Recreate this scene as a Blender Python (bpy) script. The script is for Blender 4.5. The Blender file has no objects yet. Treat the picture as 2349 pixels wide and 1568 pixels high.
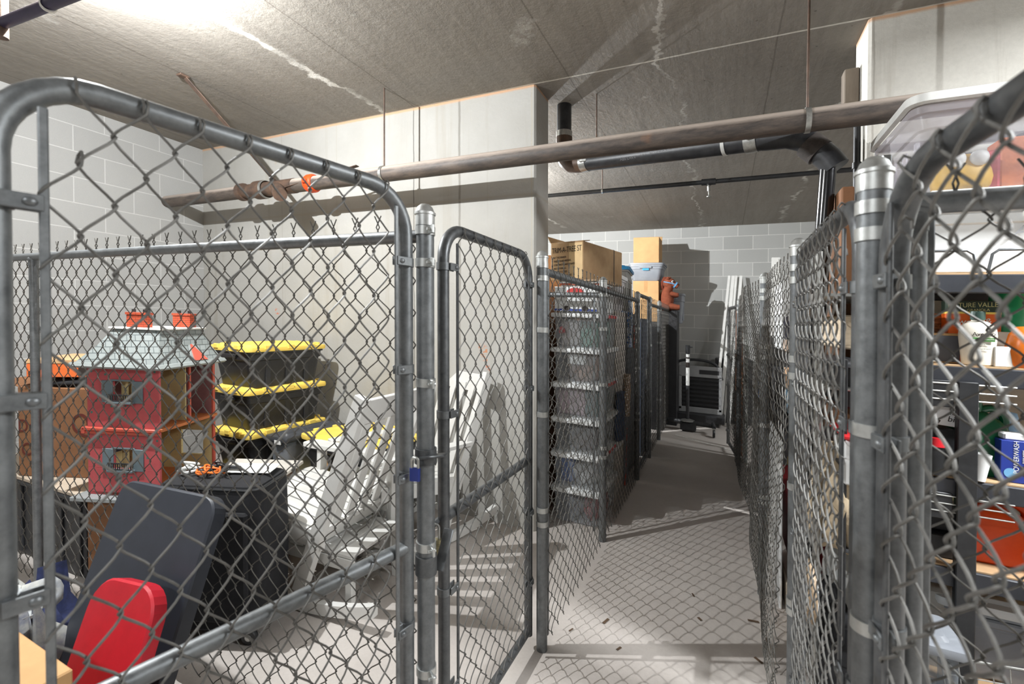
import bpy, math, random
import numpy as np
from mathutils import Matrix, Vector
RND = random.Random(11)
PI = math.pi
# ------------------------------------------------------------------ camera model and site constants
SL = 0.0403                      # the slab falls to the right (drainage slope)
F = 1044.0
TH = math.atan2(483, 1044); CT, ST = math.cos(TH), math.sin(TH)
PH = math.atan2(16, 1044)
CAMZ = 1.42
CEIL = 2.98

def ray(px, py):
    u = (px - 1174.5) / F; v = (766 - py) / F
    f = math.cos(PH) + v * math.sin(PH)
    return u * CT - f * ST, u * ST + f * CT, v * math.cos(PH) - math.sin(PH)

def at(px, py, Y=None, X=None):
    """Point where the sight line through a photo pixel meets the plane Y (or X): X, Y, height above the sloping floor."""
    a, b, c = ray(px, py)
    t = Y / b if Y is not None else X / a
    return a * t, b * t, CAMZ + c * t + SL * a * t

# ------------------------------------------------------------------ shapes: (verts Nx3, faces)
def arr(p): return np.array(p, dtype=float).reshape(-1, 3)

def rrect(sx, sy, r, n=4):
    r = max(1e-4, min(r, sx / 2 - 1e-5, sy / 2 - 1e-5)); out = []
    for cx, cy, a0 in ((sx/2-r, sy/2-r, 0), (-sx/2+r, sy/2-r, 90), (-sx/2+r, -sy/2+r, 180), (sx/2-r, -sy/2+r, 270)):
        for i in range(n + 1):
            a = math.radians(a0 + 90 * i / n); out.append((cx + r * math.cos(a), cy + r * math.sin(a)))
    return out

def ellipse(rx, ry, n=20): return [(rx * math.cos(2*PI*i/n), ry * math.sin(2*PI*i/n)) for i in range(n)]

def loft(rings, cap0=True, cap1=True, closed=True):
    n = len(rings[0]); V = np.concatenate([arr(r) for r in rings]); Fc = []
    for j in range(len(rings) - 1):
        for i in range(n if closed else n - 1):
            k = (i + 1) % n
            Fc.append((j*n+i, j*n+k, (j+1)*n+k, (j+1)*n+i))
    if cap0: Fc.append(tuple(range(n - 1, -1, -1)))
    if cap1: Fc.append(tuple(range((len(rings)-1)*n, len(rings)*n)))
    return V, Fc

def lev(outline, z, dx=0, dy=0): return [(x + dx, y + dy, z) for x, y in outline]

def mv(s, x=0, y=0, z=0, rx=0, ry=0, rz=0, sc=None):
    V = s[0].copy()
    if sc is not None: V = V * np.array(sc)
    m = np.array(Matrix.Rotation(rz, 3, 'Z') @ Matrix.Rotation(ry, 3, 'Y') @ Matrix.Rotation(rx, 3, 'X'))
    return V @ m.T + np.array((x, y, z)), s[1]

def bx(cx, cy, cz, sx, sy, sz, b=0.003, rz=0):
    b = min(b, sx * .3, sy * .3, sz * .3)
    o = rrect(sx, sy, b, 1); i = rrect(sx - 2*b, sy - 2*b, b * .3, 1)
    h = sz / 2
    return mv(loft([lev(i, -h), lev(o, -h + b), lev(o, h - b), lev(i, h)]), cx, cy, cz, rz=rz)

def b2(x0, x1, y0, y1, z0, z1, b=0.003): return bx((x0+x1)/2, (y0+y1)/2, (z0+z1)/2, abs(x1-x0), abs(y1-y0), abs(z1-z0), b)

def tube(pts, r, n=10, closed=False, caps=True):
    P = arr(pts); m = len(P); rr = np.full(m, r) if np.isscalar(r) else np.array(r, float)
    if closed: T = np.roll(P, -1, 0) - np.roll(P, 1, 0)
    else:
        T = np.empty_like(P); T[1:-1] = P[2:] - P[:-2]; T[0] = P[1] - P[0]; T[-1] = P[-1] - P[-2]
    T /= np.linalg.norm(T, axis=1)[:, None] + 1e-12
    ref = np.array((0, 0, 1.)) if abs(T[0][2]) < .9 else np.array((1., 0, 0))
    u = np.cross(T[0], ref); u /= np.linalg.norm(u); V = []
    a = np.arange(n) * 2 * PI / n
    for i in range(m):
        u = u - T[i] * np.dot(u, T[i]); u /= np.linalg.norm(u) + 1e-12
        w = np.cross(T[i], u)
        V.append(P[i] + rr[i] * (np.cos(a)[:, None] * u + np.sin(a)[:, None] * w))
    V = np.concatenate(V); Fc = []
    for j in range(m if closed else m - 1):
        k = (j + 1) % m
        for i in range(n):
            q = (i + 1) % n
            Fc.append((j*n+i, j*n+q, k*n+q, k*n+i))
    if caps and not closed:
        Fc.append(tuple(range(n - 1, -1, -1))); Fc.append(tuple(range((m-1)*n, m*n)))
    return V, Fc

def bar(p, q, w, t, up=(0, 0, 1), b=.002):
    """Board from p to q, w wide across and t thick (t measured along up)."""
    p, q = Vector(p), Vector(q); d = (q - p); L = d.length; d.normalize()
    s = d.cross(Vector(up)).normalized(); n = s.cross(d)
    M = Matrix((d, s, n)).transposed(); m = np.array(M)
    V, Fc = bx(0, 0, 0, L, w, t, b)
    return V @ m.T + np.array((p + q) / 2), Fc

def lathe(prof, n=20): return loft([[(max(r, 1e-4) * math.cos(2*PI*i/n), max(r, 1e-4) * math.sin(2*PI*i/n), z) for i in range(n)] for r, z in prof])

def arc(cx, cy, r, a0, a1, n=8): return [(cx + r * math.cos(math.radians(a0 + (a1-a0)*i/n)), cy + r * math.sin(math.radians(a0 + (a1-a0)*i/n))) for i in range(n + 1)]

def blob(rx, ry, rz, seed=0, amp=.15, n=18, m=10, flat=True):
    """Soft lumpy bundle standing on z = 0."""
    r = random.Random(seed); ph = [r.uniform(0, 6.3) for _ in range(6)]
    rings = []
    for j in range(m + 1):
        v = -PI/2 + PI * j / m; ring = []
        for i in range(n):
            a = 2*PI*i/n
            k = 1 + amp * (math.sin(3*a+ph[0]+2*v) + math.sin(5*a+ph[1]-3*v) * .6 + math.sin(2*a+ph[2]+5*v) * .7 + .5*math.sin(7*v+ph[3]+a))
            c = max(math.cos(v), .02) ** .7
            z = math.sin(v) * k
            ring.append((rx*c*k*math.cos(a), ry*c*k*math.sin(a), rz*(max(z, -.55) + .55) / 1.55 if flat else rz * z))
        rings.append(ring)
    return loft(rings)

# ------------------------------------------------------------------ linking
COL = bpy.context.scene.collection

def mesh(name, shapes, mat, ang=35):
    Vs, tot, lv, off = [], [], [], 0
    for V, Fc in shapes:
        Vs.append(V)
        if isinstance(Fc, np.ndarray):
            lv.append(Fc.ravel() + off); tot.append(np.full(len(Fc), Fc.shape[1], dtype=np.int32))
        else:
            tot.append(np.array([len(f) for f in Fc], dtype=np.int32)); lv.append(np.array([i for f in Fc for i in f], dtype=np.int64) + off)
        off += len(V)
    V = np.concatenate(Vs); tot = np.concatenate(tot); lv = np.concatenate(lv).astype(np.int32)
    me = bpy.data.meshes.new(name)
    me.vertices.add(len(V)); me.vertices.foreach_set('co', V.astype(np.float32).ravel())
    me.loops.add(len(lv)); me.loops.foreach_set('vertex_index', lv)
    me.polygons.add(len(tot)); st = np.concatenate(([0], np.cumsum(tot)[:-1])).astype(np.int32)
    me.polygons.foreach_set('loop_start', st)
    me.polygons.foreach_set('use_smooth', np.ones(len(tot), dtype=bool))
    me.update(calc_edges=True); me.validate()
    me.set_sharp_from_angle(angle=math.radians(ang))
    me.materials.append(mat)
    return me

def slope(V, rz):
    V = V.copy(); V[:, 2] -= SL * (V[:, 0] * math.cos(rz) - V[:, 1] * math.sin(rz)); return V

def rotof(o):
    while o.parent: o = o.parent
    return o.rotation_euler.z

def link(name, shapes, mat, parent=None, rz=0, ang=35):
    if isinstance(shapes, tuple): shapes = [shapes]
    if parent is not None: rz = rotof(parent)
    o = bpy.data.objects.new(name, mesh(name, [(slope(V, rz), f) for V, f in shapes], mat, ang))
    COL.objects.link(o)
    if parent is not None: o.parent = parent
    return o

def part(parent, name, mat, *shapes, label=None, ang=35, kind=None):
    o = link(name, list(shapes), mat, parent, ang=ang)
    if label: o['label'] = label
    if kind: o['kind'] = kind
    return o

def place(o, loc, rz):
    o.location = (loc[0], loc[1], (loc[2] if len(loc) > 2 else 0) - SL * loc[0]); o.rotation_euler = (0, 0, rz)

def tag(o, label, cat, group=None):
    o['label'] = label; o['category'] = cat
    if group: o['group'] = group
    return o

def thing(name, label, cat, loc=(0, 0, 0), rz=0, group=None):
    o = bpy.data.objects.new(name, None); COL.objects.link(o); o.empty_display_size = .05
    place(o, loc, rz); return tag(o, label, cat, group)

def solo(name, label, cat, mat, shapes, loc=(0, 0, 0), rz=0, group=None, ang=35):
    if isinstance(shapes, tuple): shapes = [shapes]
    o = link(name, shapes, mat, rz=rz, ang=ang); place(o, loc, rz); return tag(o, label, cat, group)

def struct(name, mat, *shapes):
    o = link(name, list(shapes), mat); o['kind'] = 'structure'; return o

def text(parent, name, s, size, loc, rot, mat, ext=.0004, align='CENTER', shear=0, sx=1):
    c = bpy.data.curves.new(name, 'FONT'); c.body = s; c.size = size; c.extrude = ext; c.align_x = align; c.align_y = 'CENTER'; c.shear = shear
    tmp = bpy.data.objects.new(name, c); COL.objects.link(tmp)
    me = bpy.data.meshes.new_from_object(tmp.evaluated_get(bpy.context.evaluated_depsgraph_get()))
    bpy.data.objects.remove(tmp); bpy.data.curves.remove(c); me.materials.clear(); me.materials.append(mat)
    o = bpy.data.objects.new(name, me); COL.objects.link(o); o.parent = parent
    rz = rotof(parent)
    o.location = (loc[0], loc[1], loc[2] - SL * (loc[0] * math.cos(rz) - loc[1] * math.sin(rz))); o.rotation_euler = rot; o.scale = (sx, 1, 1)
    return o
UPF = (PI/2, 0, 0)               # text facing -Y

# ------------------------------------------------------------------ materials
def S(r, g, b):
    f = lambda v: (v/255/12.92 if v/255 <= .04045 else ((v/255+.055)/1.055)**2.4)
    return (f(r), f(g), f(b), 1)

class NT:
    def __init__(s, name):
        s.m = bpy.data.materials.new(name); s.m.use_nodes = True; s.t = s.m.node_tree; s.n = s.t.nodes
        s.b = s.n['Principled BSDF']; s.out = s.n['Material Output']
    def new(s, t, **kw):
        n = s.n.new(t)
        for k, v in kw.items(): setattr(n, k, v)
        return n
    def set(s, sock, v):
        if isinstance(v, bpy.types.NodeSocket): s.t.links.new(v, sock)
        elif v is not None: sock.default_value = v
    def math(s, op, a, b=None, c=None, clamp=False):
        n = s.new('ShaderNodeMath', operation=op, use_clamp=clamp)
        for i, v in enumerate((a, b, c)): s.set(n.inputs[i], v)
        return n.outputs[0]
    def mix(s, f, a, b, blend='MIX'):
        n = s.new('ShaderNodeMix', data_type='RGBA', blend_type=blend)
        s.set(n.inputs[0], f); s.set(n.inputs[6], a); s.set(n.inputs[7], b); return n.outputs[2]
    def noise(s, vec, scale, detail=4, rough=.6, dist=0):
        n = s.new('ShaderNodeTexNoise'); s.set(n.inputs['Vector'], vec); n.inputs['Scale'].default_value = scale
        n.inputs['Detail'].default_value = detail; n.inputs['Roughness'].default_value = rough; n.inputs['Distortion'].default_value = dist
        return n.outputs['Fac']
    def ramp(s, f, lo, hi):
        n = s.new('ShaderNodeMapRange'); s.set(n.inputs[0], f); n.inputs[1].default_value = lo; n.inputs[2].default_value = hi; return n.outputs[0]
    def coord(s): return s.new('ShaderNodeTexCoord').outputs['Object']
    def scale(s, vec, v):
        n = s.new('ShaderNodeVectorMath', operation='MULTIPLY'); s.set(n.inputs[0], vec); n.inputs[1].default_value = v; return n.outputs[0]
    def bump(s, h, strength, dist=.01):
        n = s.new('ShaderNodeBump'); n.inputs['Strength'].default_value = strength; n.inputs['Distance'].default_value = dist
        s.set(n.inputs['Height'], h); s.set(s.b.inputs['Normal'], n.outputs[0])

MATS = {}
def M(name, c, rough=.5, metal=0, c2=None, sc=9, amt=1, bump=0, bsc=80, spec=None, stretch=None):
    if name in MATS: return MATS[name]
    k = NT(name); k.b.inputs['Roughness'].default_value = rough; k.b.inputs['Metallic'].default_value = metal
    if spec is not None: k.b.inputs['Specular IOR Level'].default_value = spec
    v = k.coord()
    if stretch: v = k.scale(v, stretch)
    if c2 is None: c2 = tuple(x * .82 for x in c[:3]) + (1,)
    f = k.ramp(k.noise(v, sc, 5, .65), .35, .68)
    k.set(k.b.inputs['Base Color'], k.mix(f, c, c2))
    if bump: k.bump(k.noise(v, bsc, 3), bump, .004)
    MATS[name] = k.m; return k.m

def clear(name, c, alpha=.35, rough=.25):
    k = NT(name); k.b.inputs['Base Color'].default_value = c; k.b.inputs['Roughness'].default_value = rough
    tr = k.new('ShaderNodeBsdfTransparent'); tr.inputs[0].default_value = (.93, .94, .95, 1)
    mx = k.new('ShaderNodeMixShader')
    fr = k.new('ShaderNodeFresnel'); fr.inputs[0].default_value = 1.3
    k.set(mx.inputs[0], k.math('ADD', alpha, k.math('MULTIPLY', fr.outputs[0], .5), clamp=True))
    k.set(mx.inputs[1], tr.outputs[0]); k.set(mx.inputs[2], k.b.outputs[0]); k.set(k.out.inputs[0], mx.outputs[0])
    MATS[name] = k.m; return k.m

def galv(name, lo, hi, rough=.42, metal=.85, sc=30):
    k = NT(name); v = k.coord()
    f = k.ramp(k.noise(v, sc, 6, .75), .3, .72)
    k.set(k.b.inputs['Base Color'], k.mix(f, lo, hi)); k.b.inputs['Metallic'].default_value = metal
    k.set(k.b.inputs['Roughness'], k.math('MULTIPLY_ADD', f, .18, rough - .06))
    MATS[name] = k.m; return k.m

galv('steel_tube', S(98, 101, 103), S(134, 137, 138), .42, .6)
galv('steel_dark', S(80, 82, 84), S(112, 114, 115), .4, .6)
galv('steel_band', S(176, 178, 176), S(205, 206, 203), .38, .75)
galv('wire', S(90, 89, 86), S(122, 120, 116), .56, .5, 60)
galv('wire_fine', S(76, 74, 70), S(106, 103, 98), .55, .5, 60)

def line_mask(k, coord, pos, w, wob=None):
    d = k.math('SUBTRACT', coord, pos)
    if wob is not None: d = k.math('ADD', d, wob)
    return k.math('SUBTRACT', 1, k.ramp(k.math('ABSOLUTE', d), w * .4, w), clamp=True)

def mat_ceiling():
    k = NT('ceiling_concrete'); v = k.coord()
    sep = k.new('ShaderNodeSeparateXYZ'); k.set(sep.inputs[0], v); X, Y = sep.outputs[0], sep.outputs[1]
    big = k.ramp(k.noise(v, .9, 6, .6), .3, .7); streak = k.ramp(k.noise(k.scale(v, (9, .6, 1)), 1.5, 6, .7), .3, .75)
    fine = k.ramp(k.noise(v, 24, 5, .7), .3, .7)
    c = k.mix(big, S(126, 120, 112), S(150, 144, 135)); c = k.mix(k.math('MULTIPLY', streak, .6), c, S(104, 98, 91)); c = k.mix(k.math('MULTIPLY', fine, .15), c, S(176, 169, 158))
    wn = k.math('MULTIPLY', k.math('SUBTRACT', k.noise(v, 1.6, 5, .6), .5), .02)
    # board joints of the formwork
    for p in (-4.5, -3.29, -2.1, -.9, .26, 1.5, 2.7):
        c = k.mix(k.math('MULTIPLY', line_mask(k, X, p, .006, wn), .6), c, S(92, 84, 76))
    for p in (2.815, 6.5, -1.0, .9):
        c = k.mix(k.math('MULTIPLY', line_mask(k, Y, p, .009 if p == 2.815 else .004, wn), .8 if p == 2.815 else .35), c, S(226, 222, 212) if p == 2.815 else S(96, 88, 80))
    # white lime bloom along two cracks
    jag = k.math('ADD', k.math('MULTIPLY', k.math('SUBTRACT', k.noise(v, 1.1, 6, .65), .5), .62), k.math('MULTIPLY', k.math('SUBTRACT', k.noise(v, 7, 5, .7), .5), .13))
    patch = k.ramp(k.noise(v, 2.2, 4, .6), .42, .6)
    for cd, p, w, st in ((X, -2.42, .034, .95), (X, -.3, .016, .5), (X, .75, .03, .6)):
        c = k.mix(k.math('MULTIPLY', line_mask(k, cd, p, w, jag), k.math('MULTIPLY', patch, st)), c, S(232, 229, 222))
    spot = k.math('MULTIPLY', k.ramp(k.noise(v, 1.3, 7, .75), .63, .68), .35)
    c = k.mix(spot, c, S(205, 202, 195))
    hole = k.new('ShaderNodeTexVoronoi'); k.set(hole.inputs['Vector'], v); hole.inputs['Scale'].default_value = 7
    c = k.mix(k.math('MULTIPLY', k.math('LESS_THAN', hole.outputs['Distance'], .045), .6), c, S(80, 72, 64))
    k.set(k.b.inputs['Base Color'], c); k.b.inputs['Roughness'].default_value = .8
    k.bump(k.math('ADD', k.math('MULTIPLY', streak, .6), fine), .25, .006); return k.m

def mat_wall_concrete(name, a, b, seams, marks=()):
    k = NT(name); v = k.coord()
    sep = k.new('ShaderNodeSeparateXYZ'); k.set(sep.inputs[0], v)
    X = sep.outputs[0]; Z = k.math('MULTIPLY_ADD', X, SL, sep.outputs[2])
    big = k.ramp(k.noise(v, 1.4, 6, .6), .3, .7); drip = k.ramp(k.noise(k.scale(v, (9, 9, .5)), 1, 6, .65), .55, .75)
    fine = k.ramp(k.noise(v, 40, 4, .7), .35, .7)
    c = k.mix(big, a, b); c = k.mix(k.math('MULTIPLY', drip, .5), c, S(150, 141, 125)); c = k.mix(k.math('MULTIPLY', fine, .2), c, S(168, 165, 158))
    wn = k.math('MULTIPLY', k.math('SUBTRACT', k.noise(v, 3, 5, .7), .5), .02)
    for p, w, col in seams: c = k.mix(k.math('MULTIPLY', line_mask(k, X, p, w, wn), .7), c, col)
    c = k.mix(k.math('MULTIPLY', line_mask(k, Z, 2.26, .012, wn), .5), c, S(168, 160, 146))
    top = k.math('MULTIPLY', line_mask(k, Z, 2.98, .022, wn), .8); c = k.mix(top, c, S(196, 150, 110))
    spot = k.new('ShaderNodeTexVoronoi'); k.set(spot.inputs['Vector'], v); spot.inputs['Scale'].default_value = 3.1
    c = k.mix(k.math('MULTIPLY', k.math('LESS_THAN', spot.outputs['Distance'], .05), .5), c, S(170, 158, 142))
    nm = k.ramp(k.noise(k.scale(v, (1, 1, 2.5)), 26, 4, .6), .5, .56)
    for x, z, w, h, col in marks:
        m_ = k.math('MULTIPLY', k.math('LESS_THAN', k.math('ABSOLUTE', k.math('SUBTRACT', X, x)), w), k.math('LESS_THAN', k.math('ABSOLUTE', k.math('SUBTRACT', Z, z)), h))
        c = k.mix(k.math('MULTIPLY', m_, k.math('MULTIPLY', nm, .75)), c, col)
    k.set(k.b.inputs['Base Color'], c); k.b.inputs['Roughness'].default_value = .82
    k.bump(k.math('ADD', fine, big), .18, .005); return k.m

def mat_block(name, axis, a, b, mortar, slope_on):
    k = NT(name); v = k.coord()
    sep = k.new('ShaderNodeSeparateXYZ'); k.set(sep.inputs[0], v)
    h = sep.outputs[axis]; z = k.math('MULTIPLY_ADD', sep.outputs[0], SL, sep.outputs[2]) if slope_on else sep.outputs[2]
    cb = k.new('ShaderNodeCombineXYZ'); k.set(cb.inputs[0], h); k.set(cb.inputs[1], k.math('ADD', z, .03))
    br = k.new('ShaderNodeTexBrick'); k.set(br.inputs['Vector'], cb.outputs[0]); br.offset = .5
    for nm, val in (('Scale', 1), ('Mortar Size', .0042), ('Mortar Smooth', .3), ('Bias', 0), ('Brick Width', .4064), ('Row Height', .2032)): br.inputs[nm].default_value = val
    br.inputs['Color1'].default_value = a; br.inputs['Color2'].default_value = b; br.inputs['Mortar'].default_value = mortar
    fine = k.ramp(k.noise(v, 130, 3, .7), .3, .7); big = k.ramp(k.noise(v, 1.2, 5, .6), .35, .7)
    c = k.mix(k.math('MULTIPLY', fine, .22), br.outputs['Color'], tuple(x * .72 for x in a[:3]) + (1,))
    c = k.mix(k.math('MULTIPLY', big, .18), c, tuple(x * .7 for x in a[:3]) + (1,))
    k.set(k.b.inputs['Base Color'], c); k.b.inputs['Roughness'].default_value = .88
    k.bump(k.math('ADD', k.math('MULTIPLY', br.outputs['Fac'], -1.5), k.math('MULTIPLY', fine, .5)), .3, .006); return k.m

def mat_floor():
    k = NT('floor_concrete'); v = k.coord()
    sep = k.new('ShaderNodeSeparateXYZ'); k.set(sep.inputs[0], v); X, Y = sep.outputs[0], sep.outputs[1]
    big = k.ramp(k.noise(v, 1.1, 6, .6), .3, .7); med = k.ramp(k.noise(v, 5, 6, .7), .35, .7); fine = k.ramp(k.noise(v, 60, 4, .7), .3, .7)
    c = k.mix(big, S(198, 190, 183), S(182, 174, 167)); c = k.mix(k.math('MULTIPLY', med, .35), c, S(164, 155, 148)); c = k.mix(k.math('MULTIPLY', fine, .25), c, S(212, 205, 198))
    dirt = k.ramp(k.noise(v, 9, 8, .8), .7, .74); c = k.mix(k.math('MULTIPLY', dirt, .4), c, S(96, 86, 76))
    k.set(k.b.inputs['Base Color'], c); k.b.inputs['Roughness'].default_value = .72
    k.bump(k.math('ADD', fine, med), .15, .004); return k.m

def mat_pattern(name, base, base2, dot, scale=22, size=.22, rough=.6):
    k = NT(name); v = k.coord()
    n = k.ramp(k.noise(v, 14, 4), .35, .7); c = k.mix(n, base, base2)
    vo = k.new('ShaderNodeTexVoronoi'); k.set(vo.inputs['Vector'], v); vo.inputs['Scale'].default_value = scale
    c = k.mix(k.math('LESS_THAN', vo.outputs['Distance'], size), c, dot)
    k.set(k.b.inputs['Base Color'], c); k.b.inputs['Roughness'].default_value = rough; return k.m

def mat_bricky(name, a, b, mortar, bw, rh, ms, ax=(0, 2), rough=.7):
    k = NT(name); v = k.coord(); sep = k.new('ShaderNodeSeparateXYZ'); k.set(sep.inputs[0], v)
    cb = k.new('ShaderNodeCombineXYZ'); k.set(cb.inputs[0], k.math('ADD', sep.outputs[ax[0]], sep.outputs[1]) if ax[0] == 0 else sep.outputs[ax[0]]); k.set(cb.inputs[1], sep.outputs[ax[1]])
    br = k.new('ShaderNodeTexBrick'); k.set(br.inputs['Vector'], cb.outputs[0])
    for nm, val in (('Scale', 1), ('Mortar Size', ms), ('Brick Width', bw), ('Row Height', rh)): br.inputs[nm].default_value = val
    br.inputs['Color1'].default_value = a; br.inputs['Color2'].default_value = b; br.inputs['Mortar'].default_value = mortar
    k.set(k.b.inputs['Base Color'], br.outputs['Color']); k.b.inputs['Roughness'].default_value = rough
    k.bump(k.math('MULTIPLY', br.outputs['Fac'], -1), .5, .004); return k.m
# ================================================================== the room
m_ceil = mat_ceiling()
DK = S(120, 116, 108)
m_wb = mat_wall_concrete('wall_concrete', S(180, 178, 173), S(164, 161, 154), [(-1.72, .012, DK), (-2.12, .006, S(70, 66, 60)), (-2.9, .009, S(168, 164, 155)), (-3.55, .006, S(158, 153, 145)), (-1.16, .006, S(176, 168, 152))], [(-1.53, 1.18, .035, .06, S(200, 120, 60)), (-1.49, 1.06, .018, .03, S(206, 110, 56)), (-3.62, 1.42, .03, .03, S(206, 110, 70))])
m_wr = mat_wall_concrete('pier_concrete', S(222, 219, 210), S(202, 198, 189), [(.672, .006, S(160, 154, 144)), (1.9, .006, S(160, 154, 144))])
m_bl = mat_block('block_pale', 1, S(174, 173, 170), S(164, 163, 160), S(200, 199, 196), False)
m_bf = mat_block('block_grey', 0, S(186, 186, 183), S(170, 170, 167), S(226, 225, 220), True)
m_floor = mat_floor()
struct('floor', m_floor, b2(-4.9, 4.6, -4.2, 8.0, -.12, 0, .0))
struct('ceiling', m_ceil, b2(-4.9, 4.6, -4.2, 8.0, CEIL, CEIL + .2, .0))
struct('wall_left', m_bl, b2(-4.9, -4.67, -4.2, 8.0, -.05, CEIL + .05, .0))
struct('wall_far', m_bf, b2(-4.8, 4.6, 7.76, 7.98, -.05, CEIL + .05, .0))
struct('wall_back', m_wb, b2(-4.75, -1.132, 2.82, 3.07, -.05, CEIL + .02, .012))
struct('wall_right', m_wr, b2(.651, 4.55, 2.82, 3.07, -.05, CEIL + .02, .012))
struct('wall_side', m_bl, b2(4.4, 4.6, -4.2, 8.0, -.05, CEIL + .05, .0))
struct('wall_front', m_bl, b2(-4.8, 4.6, -4.2, -4.0, -.05, CEIL + .05, .0))
m_white = M('paint_white', S(238, 237, 233), .45, c2=S(226, 224, 219), sc=6)
struct('trim_1', M('stripe_paint', S(226, 224, 218), .7, c2=S(190, 184, 176), sc=40), mv(b2(-.42, .42, -.018, .018, .0005, .003, 0), -.2, 6.02, 0, rz=-.56))

# ================================================================== overhead pipes
m_rust = M('rusty_iron', S(74, 62, 56), .55, .35, c2=S(112, 88, 72), sc=14, bump=.15, bsc=50)
k = NT('dusty_pipe'); v = k.coord(); geo = k.new('ShaderNodeNewGeometry'); sp = k.new('ShaderNodeSeparateXYZ'); k.set(sp.inputs[0], geo.outputs['Normal'])
nz = k.noise(k.scale(v, (1, 5, 5)), 5, 6, .75)
c = k.mix(k.ramp(nz, .38, .66), S(60, 54, 51), S(100, 88, 79)); c = k.mix(k.ramp(k.noise(v, 2.3, 4), .68, .8), c, S(140, 98, 68))
dust = k.math('MULTIPLY', k.ramp(k.math('ADD', sp.outputs[2], k.math('MULTIPLY', nz, .35)), .3, .75), .85)
k.set(k.b.inputs['Base Color'], k.mix(dust, c, S(186, 172, 160))); k.b.inputs['Roughness'].default_value = .6; m_pipe = k.m
m_black = M('black_plastic', S(30, 31, 33), .45, c2=S(44, 45, 47), sc=20)
m_abs = M('black_drain', S(34, 35, 38), .42, c2=S(52, 53, 56), sc=26, bump=.05)
m_clamp = M('clamp_steel', S(190, 190, 186), .35, .8, c2=S(160, 160, 156), sc=50)
m_orange = M('orange_paint', S(232, 84, 28), .45, c2=S(205, 66, 20), sc=20)
def ring(c, r, w, n=24, axis='X', t=.004):
    s = lathe([(r, -w/2), (r + t, -w/2), (r + t, w/2), (r, w/2)], n)
    s = (s[0], s[1][:-2])
    return mv(s, *c, ry=PI/2) if axis == 'X' else (mv(s, *c, rx=PI/2) if axis == 'Y' else mv(s, *c))
PZ = 2.39
t = thing('iron_pipe', 'long rusty iron pipe hung under the ceiling, reaching into the left block wall', 'pipe', (-4.67, 2.5, PZ - .06))
L0 = lambda x: x + 4.67
part(t, 'pipe_run', m_pipe, tube([(.0, 0, .06), (L0(-3.55), 0, .06)], .052, 20), tube([(L0(-3.08), 0, .06), (L0(.2), 0, .06), (L0(2.6), 0, .06)], .052, 20))
part(t, 'wye_fitting', m_rust, tube([(L0(-3.6), 0, .06), (L0(-3.0), 0, .06)], .056, 20), tube([(L0(-3.2), 0, .06), (L0(-3.06), -.1, .0), (L0(-2.98), -.15, -.05)], .05, 16),
     tube([(L0(-3.63), 0, .06), (L0(-3.58), 0, .06)], .07, 20), tube([(L0(-3.43), 0, .06), (L0(-3.34), 0, .06)], .072, 20))
part(t, 'hub_ring', m_clamp, ring((L0(-3.33), 0, .06), .066, .03))
part(t, 'pipe_coupling', m_orange, tube([(L0(-2.86), 0, .06), (L0(-2.84), 0, .06), (L0(-2.80), 0, .06), (L0(-2.78), 0, .06)], [.06, .068, .068, .06], 20), bx(L0(-2.82), -.066, .06, .04, .03, .03), bx(L0(-2.82), .066, .06, .04, .03, .03), label='orange grooved coupling')
for hx, hy in ((-2.13, 0), (.35, 0)):
    h = part(t, 'pipe_hanger', m_clamp, ring((L0(hx), hy, .06), .053, .022))
    part(h, 'threaded_rod', m_rust, tube([(L0(hx), hy, .11), (L0(hx) + .003, hy, CEIL - PZ + .06 - .0)], .0055, 8))
part(t, 'sway_brace', m_rust, bar((L0(-3.3), -.62, CEIL - PZ + .05), (L0(-3.2), -.02, .11), .045, .006), bar((L0(-3.14), -.05, .02), (L0(-2.37), .0, .145), .035, .006), bx(L0(-3.3), -.63, CEIL - PZ + .052, .05, .06, .014))

t = thing('drain_pipe', 'black plastic drain pipe with elbows and steel clamps crossing the wall opening', 'pipe', (-1.0, 3.14, 2.3))
a0 = Vector((.10, -.02, .23)); a1 = Vector((1.19, -.36, .125))
part(t, 'pipe_run', m_abs, tube([a0, a1], .054, 20), tube([(-.05, .03, .42), (-.05, .03, CEIL - 2.3)], .052, 20))
part(t, 'elbow', M('brown_elbow', S(92, 66, 46), .5, c2=S(60, 46, 36), sc=20), tube([(-.05, .03, .45), (-.05, .03, .33), (-.03, .025, .275), (.01, .01, .245), (.06, -.005, .236), (.12, -.024, .229)], .059, 18), label='brown dusty elbow')
part(t, 'elbow', m_abs, tube([a1, (1.30, -.394, .115), (1.37, -.41, .085), (1.42, -.42, .03), (1.47, -.43, -.03), (1.50, -.435, -.08)], [.056, .059, .06, .06, .06, .06], 18))
part(t, 'down_pipe', M('glossy_black_pipe', S(26, 27, 29), .18), tube([(1.47, -.435, -.04), (1.45, -.43, -.4), (1.42, -.42, -1.2), (1.40, -.42, -2.26)], .036, 16))
part(t, 'elbow_sleeve', M('ribbed_rubber', S(72, 64, 60), .7, c2=S(52, 47, 44), sc=60), tube([(1.385, -.414, .06), (1.435, -.424, .005)], .067, 18))
for f, w in ((.02, .05), (.95, .06)):
    p = a0.lerp(a1, f); cl = part(t, 'clamp', m_clamp, mv(ring((0, 0, 0), .055, w), *p, rz=-.3))
    part(cl, 'screw_housing', m_clamp, bx(p.x, p.y - .062, p.z, w, .012, .02))
part(t, 'clamp', m_clamp, ring((-.05, .03, .455), .054, .07, axis='Z'))
p = a0.lerp(a1, .83); part(t, 'strap', M('white_strap', S(214, 214, 210), .5), mv(ring(tuple((0, 0, 0)), .055, .018), *p, rz=-.3))
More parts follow.
